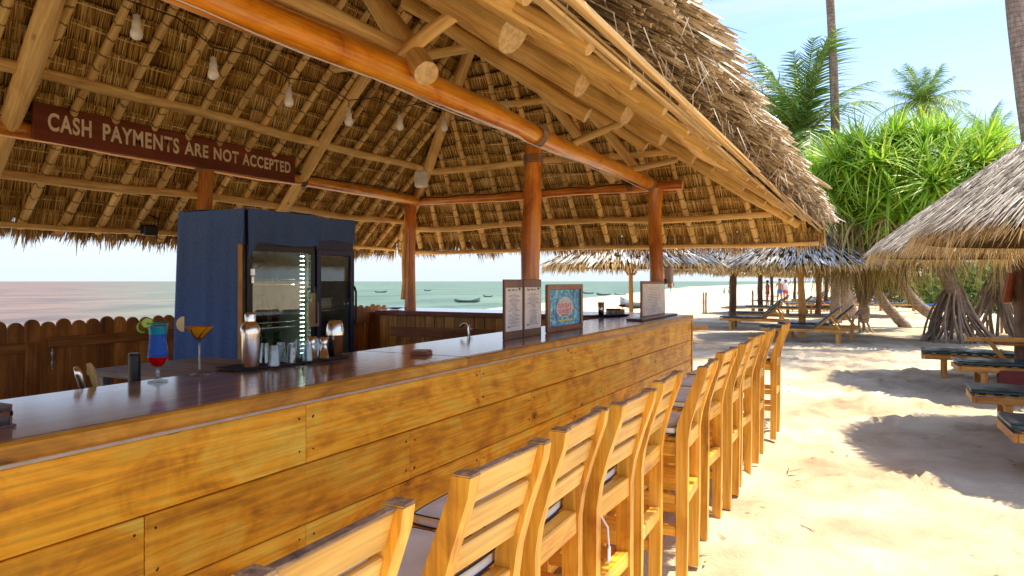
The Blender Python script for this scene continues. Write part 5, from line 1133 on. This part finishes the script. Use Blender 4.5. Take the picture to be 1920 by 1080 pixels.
far_b = [(1400, 590, 0, 'sunbed with raised back behind the leftmost dark post', False), (1440, 592, .1, 'sunbed with raised back left of the standing people', False), (1500, 590, 0, 'sunbed with raised back right behind the orange brown post', False), (1475, 583, .1, 'sunbed with raised back at the feet of the standing people', False),
         (1540, 583, 0, 'sunbed left of the first leaning trunk', True), (1600, 578, .0, 'sunbed right behind the first leaning trunk', True), (1560, 565, .1, 'far sunbed with raised back under the distant parasols', False), (1590, 566, 0, 'far sunbed between the distant parasols', False),
         (1520, 568, 0, 'far sunbed with raised back between the people and the trunk', False), (1722, 588, 0, 'sunbed behind the curved trunk by the prop roots', True), (1650, 572, 0, 'far sunbed in the gap between the leaning trunks', False), (1545, 574, .15, 'far sunbed between the reddish post and the blue towels', False), (1615, 563, -.1, 'farthest sunbed with raised back under the dry leaves', False), (1485, 574, .2, 'far sunbed just right of the standing people', False), (1508, 577, -.1, 'far sunbed directly behind the orange brown post', False), (1640, 583, .1, 'sunbed in the open gap right of the brown post', False), (1573, 572, .2, 'far sunbed hidden partly by the pale leaning trunk', False)]
for px, py, rz, lab, tw in far_b:
    g = at_ground(px, py); place(braise, False, (g.x, g.y, 0), rz, lab, tw)
# ================================================================== PANDANUS
def rosette(seed, n=34, L=(.65, 1.05), w=.05, up=.75, droop=.55, mat=None, tl=(.2, 1), name='leaf_rosette'):
    rg = np.random.default_rng(seed); a = np.arange(n)*2.39996+rg.normal(0, .2, n); el = np.interp(np.arange(n)/n, [0, 1], [1.35*up, -.15])+rg.normal(0, .12, n)
    d = np.stack([np.cos(a)*np.cos(el), np.sin(a)*np.cos(el), np.sin(el)], 1); side = np.stack([-np.sin(a), np.cos(a), np.zeros(n)], 1)
    ln = rg.uniform(*L, n); dr = np.zeros((n, 3)); dr[:, 2] = -droop*ln*rg.uniform(.5, 1.3, n)*np.cos(el)
    dr[:, 0] += rg.normal(0, .05, n); dr[:, 1] += rg.normal(0, .05, n)
    roots = d*.04
    V, f, T = blades(roots, d, ln, w*rg.uniform(.8, 1.2, n), side, rg.uniform(*tl, n), droop=dr, segs=6, tip=.08)
    # fold: V-shape by lifting edges -> keep flat but tilt
    return npmesh(name, V, f, mat or M['pandan'], T)
ROS = [rosette(s, n=40, L=(.75, 1.2), w=.052, droop=.5, up=.85) for s in range(4)]
deadm = [rosette(20+s, n=30, L=(.6, 1.2), w=.04, up=.1, droop=1.5, mat=M['dead'], name='dead_leaf_skirt', tl=(0, 1)) for s in range(3)]
def pandanus(name, lab, base, crown_c, rad, nros, nroot, rootspread, rooth, seed, trunkr=.13, ndead=26, root_mat=None, cat='screw pine'):
    rg = random.Random(seed); t = thing(name, lab, cat, base); B0 = Vector(base); C0 = Vector(crown_c)-B0
    fork = Vector((C0.x*.25, C0.y*.25, rooth*1.25))
    log('trunk', (0, 0, rooth*.5), fork, trunkr, trunkr*.9, M['trunk'], t, n=12, wob=.3)
    for k in range(nroot):
        a = k/nroot*6.283+rg.uniform(-.15, .15); rr = rootspread*rg.uniform(.55, 1.05); zt_ = rooth*rg.uniform(.75, 1.15)
        log('prop_root', (math.cos(a)*trunkr*.7+fork.x*.3*zt_/rooth, math.sin(a)*trunkr*.7, zt_), (math.cos(a)*rr, math.sin(a)*rr, -.12), .028, rg.uniform(.026, .04), root_mat or M['root'], t, n=7, wob=.5, bend=-.12)
    limbs = []
    nl = 9
    for k in range(nl):
        a = k/nl*6.283+rg.uniform(-.3, .3); q = rg.uniform(.25, .7); e = C0+Vector((math.cos(a)*rad[0]*q, math.sin(a)*rad[1]*q, rg.uniform(-.6, .4)*rad[2])); limbs.append(e)
        log('branch', fork-Vector((0, 0, .1)), e, trunkr*.55, .045, M['trunk'], t, n=8, wob=.9, bend=.2)
    for k in range(nros):
        while True:
            v = Vector((rg.uniform(-1, 1), rg.uniform(-1, 1), rg.uniform(-.75, 1)))
            if .45 < v.length < 1: break
        p = C0+Vector((v.x*rad[0], v.y*rad[1], v.z*rad[2])); o = ob('leaf_rosette', ROS[k % 4], t, p)
        up = (v+Vector((0, 0, 1.1))).normalized(); o.rotation_mode = 'QUATERNION'; o.rotation_quaternion = up.to_track_quat('Z', 'Y') @ Quaternion((0, 0, 1), rg.uniform(0, 6.28)); s = rg.uniform(.8, 1.2); o.scale = (s, s, s)
    for k in range(ndead):
        a = rg.uniform(0, 6.28); q = rg.uniform(.2, .98); p = C0+Vector((math.cos(a)*rad[0]*q, math.sin(a)*rad[1]*q, rg.uniform(-1.15, -.55)*rad[2])); o = ob('dead_leaf_skirt', deadm[k % 3], t, p, (0, 0, rg.uniform(0, 6.28))); s = rg.uniform(.7, 1.1); o.scale = (s, s, s)
    return t
pb_ = at_ground(1800, 640)
pandanus('screw_pine', 'broad bright green screw pine on a cone of grey prop roots', pb_, Vector((.75, 20.3, 4.05)), (2.3, 1.7, 1.3), 190, 44, 1.05, 1.35, 2, trunkr=.2, ndead=40)
pandanus('screw_pine', 'second screw pine behind with darker dense prop roots at the right', at_ground(1868, 628), Vector((4.0, 22.6, 4.0)), (1.9, 1.6, 1.1), 80, 40, 1.15, 1.9, 5, trunkr=.16, ndead=22)
pandanus('screw_pine', 'screw pine with dry leaf skirts hanging beside the bar roof corner', Vector((-.3, 23.6, 0)), Vector((-.35, 22.0, 3.35)), (1.2, 1.2, 1.0), 26, 8, .5, .7, 9, trunkr=.15, ndead=34)
# leaning bare trunks
def leaner(lab, pts, r0, r1):
    t = thing('leaning_tree', lab, 'tree', pts[0]); P0 = Vector(pts[0]); b = MB(); n = 24; q = [Vector(p)-P0 for p in pts]; path = []
    for i in range(n+1):
        s = i/n*(len(q)-1); k = min(int(s), len(q)-2); u = s-k; a = q[max(k-1, 0)]; b0 = q[k]; c = q[k+1]; d = q[min(k+2, len(q)-1)]
        path.append(.5*((2*b0)+(c-a)*u+(2*a-5*b0+4*c-d)*u*u+(3*b0-a-3*c+d)*u**3))
    path[0].z -= .15; rad = [(r0*1.5 if i == 0 else r0+(r1-r0)*i/n)*(1+.04*math.sin(i*2.7)) for i in range(n+1)]; rad[1] *= 1.15; b.tube(path, rad, 12); b.obj('trunk', M['trunk'], t, smooth=True)
    return t, path
tA, _ = leaner('pale leaning trunk rising behind the blue towels', [at_ground(1600, 596), at_d(1583, 540, 29), at_d(1572, 490, 28), at_d(1566, 455, 27)], .24, .2)
tB, _ = leaner('slim bare trunk leaning left in the middle of the sand', [at_ground(1698, 613), at_d(1655, 565, 23.2), at_d(1632, 515, 22.8), at_d(1618, 470, 22.4)], .17, .13)
tC, _ = leaner('thick trunk curving low to the left of the prop roots', [at_d(1800, 600, 22.4)-Vector((0, 0, .2)), at_d(1762, 598, 23), at_d(1722, 572, 23), at_d(1694, 535, 22.6), at_d(1682, 480, 22)], .2, .15)
for t_, C_, s_ in ((tA, at_d(1566, 455, 27), 5), (tB, at_d(1618, 465, 22.4), 6), (tC, at_d(1682, 475, 22), 7)):
    rg = random.Random(s_)
    for k in range(12):
        p = C_-t_.location+Vector((rg.uniform(-.7, .7), rg.uniform(-.7, .7), rg.uniform(-.1, .9))); o = ob('dead_leaf_skirt' if k % 2 else 'leaf_rosette', deadm[k % 3] if k % 2 else ROS[k % 4], t_, p, (rg.uniform(-.4, .4), rg.uniform(-.4, .4), rg.uniform(0, 6)))
# ================================================================== COCONUT PALMS
def frondmesh(seed, L=3.4, n=46, arch=1.0, tl=(.2, .9)):
    rg = np.random.default_rng(seed); m = 9; path = []
    for i in range(m+1):
        t = i/m; path.append(Vector((L*(t-.12*arch*t*t), .12*math.sin(t*2+seed), L*(.28*t-.62*arch*t*t))))
    b = MB(); b.tube(path, [.035*(1-.85*i/m) for i in range(m+1)], 5)
    Vr = np.array(b.v); fr = []
    roots = []; dirs = []; lens = []; sides = []; tint = []
    P = np.array([p[:] for p in path]); ts = np.linspace(.1, .99, n)
    for t in ts:
        s = t*m; k = min(int(s), m-1); u = s-k; p = P[k]*(1-u)+P[k+1]*u; tg = P[k+1]-P[k]; tg /= np.linalg.norm(tg)
        for sd in (-1, 1):
            lat = np.array([0, sd, 0.0]); lat -= tg*np.dot(lat, tg); dwn = -np.cross(tg, np.cross([0, 0, 1], tg)); 
            d = lat*.9+tg*.55+np.array([0, 0, rg.uniform(-.35, .12)]); roots.append(p); dirs.append(d+rg.normal(0, .06, 3)); lens.append(L*.25*math.sin(math.pi*min(1, t*.86+.12))**.6*rg.uniform(.85, 1.1)); sides.append(tg+rg.normal(0, .15, 3)); tint.append(rg.uniform(*tl))
    dr = np.zeros((len(roots), 3)); dr[:, 2] = -np.array(lens)*rg.uniform(.25, .75, len(roots))
    V, f, T = blades(roots, dirs, np.array(lens), .045, sides, tint, droop=dr, segs=3, tip=.08)
    # rachis as quads
    q = np.array([fc for fc in b.f if len(fc) == 4]); V2 = np.concatenate([V, Vr]); F2 = np.concatenate([f, q+len(V)]); T2 = np.concatenate([T, np.full(len(Vr), .95)])
    return npmesh('frond', V2, F2, M['palmleaf'], T2)
FRO = [frondmesh(1, arch=.5), frondmesh(2, arch=.9), frondmesh(3, arch=1.3), frondmesh(4, arch=1.1, tl=(.5, 1))]
def palm(lab, base, top, r0, r1, nfr, s, seed, bow=(0, 0), wind=False):
    rg = random.Random(seed); t = thing('coconut_palm', lab, 'palm tree', base); Tp = Vector(top)-Vector(base); b = MB(); n = 22; pts = []
    for i in range(n+1):
        u = i/n; pts.append(Tp*u+Vector((bow[0], bow[1], 0))*math.sin(math.pi*u))
    pts[0].z -= .2; b.tube(pts, [(r0+(r1-r0)*min(1, i/n*1.3))*(1.5 if i == 0 else 1)*(1+.03*(i % 2)) for i in range(n+1)], 12); b.obj('trunk', M['trunk'], t, smooth=True)
    for k in range(nfr):
        a = k*2.39996+rg.uniform(-.25, .25); u = k/nfr; el = 1.25-1.55*u+rg.uniform(-.12, .12)
        if wind: a = math.atan2(-SA, -CA)+(a % 6.283-3.1416)*.78; el += .06
        o = ob('frond', FRO[0 if u < .3 else 1 if u < .6 else (2 if k % 3 else 3)], t, Tp+Vector((0, 0, -.05))); o.rotation_mode = 'XYZ'; o.rotation_euler = (rg.uniform(-.25, .25), -el, a); sc = s*rg.uniform(.85, 1.1); o.scale = (sc, sc, sc)
        o.rotation_euler = (Matrix.Rotation(a, 3, 'Z') @ Matrix.Rotation(-el, 3, 'Y') @ Matrix.Rotation(rg.uniform(-.3, .3), 3, 'X')).to_euler()
    for k in range(7):
        a = rg.uniform(0, 6.28); b = MB(); b.lathe([(0, -.13), (.09, -.07), (.11, 0), (.08, .08), (0, .12)], n=10); b.obj('coconut', M['dead' if k % 2 else 'log'] if False else M['beachwood'], t, Tp+Vector((.25*math.cos(a), .25*math.sin(a), -.3-.1*(k % 3))), smooth=True)
    return t
palm('wind blown coconut palm with broad fronds left of the screw pine', at_ground(1580, 600), at_d(1500, 262, 26), .2, .13, 34, 1.18, 3, bow=(.6, 0), wind=True)
palm('distant coconut palm with a small round crown in open sky', at_ground(1736, 556), at_d(1728, 198, 50), .2, .16, 28, 1.0, 4)
palm('distant coconut palm half hidden above the right thatched roof', at_ground(1858, 560), at_d(1852, 258, 52), .2, .16, 22, .85, 5)
palm('tall bare palm trunk rising straight out of the top of the picture', at_ground(1566, 606), at_d(1531, -330, 23.5), .17, .13, 20, 1.1, 6, bow=(.25, 0))
palm('thick curved palm trunk crossing the top right corner', (3.6, 18.6, 0), at_d(1868, -820, 15.5), .2, .16, 20, 1.1, 7, bow=(-.35, 0))
# ================================================================== BACKGROUND GREENERY
def bush(lab, loc, rx, ry, rz_, n, seed, leaf=.35, tl=(0, 1)):
    rg = np.random.default_rng(seed); v = rg.normal(0, 1, (n, 3)); v /= np.linalg.norm(v, axis=1)[:, None]; v[:, 2] = abs(v[:, 2]); r = rg.uniform(.55, 1.0, n)**.5*(1+.18*np.sin(v[:, 0]*7+seed)*np.cos(v[:, 1]*6)); roots = v*r[:, None]*np.array([rx, ry, rz_])
    V, f, T = blades(roots, v+rg.normal(0, .6, (n, 3)), leaf*rg.uniform(.6, 1.4, n), leaf*.45, rg.normal(0, 1, (n, 3)), rg.uniform(*tl, n))
    t = thing('leafy_bush', lab, 'bush', loc, 0, 'far green bushes behind the beach'); o = ob('leaves', npmesh('leaves', V, f, M['bush'], T), t); o['kind'] = 'stuff'
    b = MB(); b.tube([(0, 0, -.1), (0, 0, rz_*.6)], .15, 6); b.obj('trunk', M['trunk'], t)
bl = [(1640, 75, 'far low bush left of the prop roots'), (1690, 60, 'far bush seen through the dry hanging leaves'), (1745, 45, 'far bush directly behind the grey prop roots'), (1800, 40, 'far bush behind the screw pine trunk'), (1860, 36, 'far bush behind the dark parasol post'), (1915, 34, 'far bush touching the right edge')]
for i, (px, d, lab) in enumerate(bl):
    p = at_d(px, 527, d); bush(lab, (p.x, p.y, 0), 3.2, 2, 2.6, 1500, 40+i)
# ================================================================== BOATS, POLES, PEOPLE
def make_boat():
    t = thing('moored_boat', 'x', 'boat'); b = MB(); n = 14; L_ = 2.6; vs = []; prof = []
    for i in range(n+1):
        u = -1+2*i/n; w = .75*(1-abs(u)**2.6)+.02; sh = .35+.35*u*u+(.25*max(0, u)**3); kz = -.2+.25*abs(u)**3
        ring = [(u*L_, -w, sh), (u*L_, -w*.8, sh*.45), (u*L_, 0, kz), (u*L_, w*.8, sh*.45), (u*L_, w, sh), (u*L_, w-.05 if w > .08 else .0, sh-.0), (u*L_, 0, sh*.35), (u*L_, -(w-.05) if w > .08 else 0, sh)]
        vs += ring
    fs = [(i*8+k, i*8+(k+1) % 8, (i+1)*8+(k+1) % 8, (i+1)*8+k) for i in range(n) for k in range(8)]; b.add(vs, fs); b.obj('hull', M['boat'], t, smooth=False)
    b = MB()
    for x in (-1.3, 0, 1.2): b.box((x, 0, .38), (.2, 1.2, .04))
    b.obj('bench', M['fencerail'], t); return t
bt0 = make_boat(); first = True
boats = [(714, 548, 1.0, 'small grey boat seen between the fridge and the far left post'), (876, 566, 1.15, 'dark low dhow moored closest, left of the menus'), (1103, 550, .9, 'distant dark boat just right of the poster'), (1132, 553, 1.0, 'pale boat left of the orange parasol post'), (1163, 553, .8, 'tiny boat close to the orange parasol post'), (802, 545, .7, 'tiny boat right of the far left post'), (915, 556, .6, 'tiny far boat just left of the menus'),
         (1275, 560, .9, 'small boat to the right of the soap dispenser'), (1318, 548, 1.0, 'long low boat right of the bar corner'), (1345, 541, .9, 'far boat on the horizon right of the bar corner')]
for px, py, s, lab in boats:
    g = at_ground(px, py, SEAZ+.12); d = g.xy.length
    if first: bo = bt0; bo['label'] = lab; bo['group'] = 'small boats moored off the beach'; bo.location = g; first = False
    else: bo = dup(bt0, g, 0, lab, 'small boats moored off the beach')
    bo.rotation_euler = (0, 0, YAW+random.uniform(-.3, .3)+(3.14 if random.random() < .5 else 0)); bo.scale = (s*.82,)*3
g = at_ground(1195, 575, -.35); bo = dup(bt0, g, 2.6, 'beached dark boat behind the corner menu', 'small boats moored off the beach', .75)
for px, lab in ((1319, 'thin bamboo pole on the left of a pair on the sand'), (1324, 'thin bamboo pole on the right of a pair on the sand')):
    g = at_ground(px, 589); log_o = thing('bamboo_pole', lab, 'pole', g); log('pole', (0, 0, -.1), (0, 0, 1.02), .045, .04, M['root'], log_o)
g = at_ground(1411, 576); lo = thing('short_stake', 'short wooden stake on the beach left of a parasol post', 'stake', g); log('pole', (0, 0, -.1), (0, 0, 1.0), .06, .05, M['root'], lo)
def person(lab, loc, rz, h, pose, skin, cloth_, hair, top=None, seed=0):
    t = thing('person', lab, 'person', loc, rz); me = bpy.data.meshes.new('body'); s = h/1.75
    J = dict(pel=(0, 0, .95), wa=(0, 0, 1.12), ch=(0, 0, 1.35), nk=(0, .01, 1.5), hd=(0, .02, 1.60), ht=(0, .02, 1.70))
    v = [J[k] for k in ('pel', 'wa', 'ch', 'nk', 'hd', 'ht')]; r = [.15, .125, .16, .055, .085, .07]; e = [(0, 1), (1, 2), (2, 3), (3, 4), (4, 5)]
    def chain(root, pts, rr):
        p = root
        for q, rad in zip(pts, rr): v.append(q); r.append(rad); e.append((p, len(v)-1)); p = len(v)-1
    st = pose.get('step', .08); ar = pose.get('arm', 0)
    for sd in (-1, 1):
        f = st*sd; chain(0, [(sd*.10, .0, .86), (sd*.11, f*.5+.03, .48), (sd*.11, f, .09), (sd*.12, f+.14, .04)], [.095, .062, .042, .035])
        a = ar if sd > 0 else pose.get('arm2', 0)
        if a == 0: pts = [(sd*.19, 0, 1.42), (sd*.24, -.02, 1.14), (sd*.25, .06, .90), (sd*.25, .09, .80)]
        elif a == 1: pts = [(sd*.19, 0, 1.42), (sd*.27, .05, 1.18), (sd*.12, .22, 1.22), (sd*.05, .26, 1.26)]
        else: pts = [(sd*.19, 0, 1.42), (sd*.36, .02, 1.58), (sd*.28, .05, 1.80), (sd*.22, .06, 1.88)]
        chain(2, pts, [.06, .043, .03, .032])
    me.from_pydata([Vector(q)*s for q in v], e, []); me.update(); o = ob('body', me, t)
    sk = o.modifiers.new('s', 'SKIN')
    for i, sv in enumerate(me.skin_vertices[0].data): sv.radius = (r[i]*s, r[i]*s*(.72 if i < 3 else 1)); sv.use_root = (i == 0)
    sb_ = o.modifiers.new('b', 'SUBSURF'); sb_.levels = 1; sb_.render_levels = 1
    bpy.context.view_layer.update(); m2 = bpy.data.meshes.new_from_object(o.evaluated_get(bpy.context.evaluated_depsgraph_get())); o.modifiers.clear(); o.data = m2; m2.name = 'body'; m2.materials.clear(); m2.materials.append(skin)
    m2.polygons.foreach_set('use_smooth', [True]*len(m2.polygons))
    b = MB(); b.lathe([(.175*s, .80*s), (.19*s, .86*s), (.165*s, 1.02*s), (.15*s, 1.03*s)], n=14); cl = b.obj('shorts', cloth_, t, smooth=True); cl.scale = (1, .78, 1)
    if top: b = MB(); b.lathe([(.15*s, 1.03*s), (.165*s, 1.15*s), (.19*s, 1.36*s), (.15*s, 1.45*s), (.07*s, 1.5*s)], n=14); cl = b.obj('shirt', top, t, smooth=True); cl.scale = (1, .78, 1)
    b = MB(); b.lathe([(.088*s, 1.60*s), (.10*s, 1.66*s), (.085*s, 1.735*s), (0, 1.765*s)], n=14); cl = b.obj('hair', hair, t, (0, 0, 0), smooth=True)
    b = MB(); b.box((0, .105*s, 1.615*s), (.02*s, .03*s, .035*s)); b.obj('nose', skin, t)
    return t
g = at_ground(1462, 572); person('tanned person in bright blue shorts standing by the far sunbeds', g, R(150), 1.72, dict(step=.12, arm=1), M['skin'], M['bluecloth'], M['hair'])
g = at_ground(1473, 571); person('sunburnt person in a white top with one hand raised', g, R(200), 1.65, dict(step=.06, arm2=2), M['redskin'], M['redcloth'], M['hair'], M['whitecloth'])
g = at_ground(1439, 574); person('person in red standing left of the thin dark post', g, R(100), 1.6, dict(step=.05), M['redskin'], M['redcloth'], M['hair'], M['redcloth'])
g = at_ground(1367, 556, -1.2); person('tiny distant person in white walking on the wet sand', g, R(60), 1.7, dict(step=.3), M['skin'], M['bluecloth'], M['hair'], M['whitecloth'])
g = at_ground(1358, 557, -1.2); person('tiny distant person in green walking on the wet sand', g, R(60), 1.6, dict(step=.25), M['skin'], M['greencloth'], M['hair'], M['greencloth'])
# small litter on the sand
rg = np.random.default_rng(8)
n = 650; x = rg.uniform(-1.5, 6, n); y = rg.uniform(3.6, 18, n); z = np.full(n, .012)
V, f, T = blades(np.stack([x, y, z], 1), np.stack([rg.normal(0, 1, n), rg.normal(0, 1, n), rg.normal(0, .1, n)], 1), rg.uniform(.02, .12, n), rg.uniform(.006, .02, n), np.stack([rg.normal(0, 1, n), rg.normal(0, 1, n), np.zeros(n)], 1), rg.uniform(0, .6, n))
o = ob('leaf_litter', npmesh('leaf_litter', V, f, M['dead'], T)); o['kind'] = 'stuff'; o['label'] = 'dry leaf bits scattered on the sand'
tw = thing('curved_twig', 'thin curved dry twig lying on the bright sand', 'twig', at_ground(1510, 985, .02)); b = MB(); b.tube([(-.06, .09, 0), (-.07, .03, .004), (-.02, -.03, .006), (.06, -.08, 0)], .003, 5); b.obj('stick', M['root'], tw)
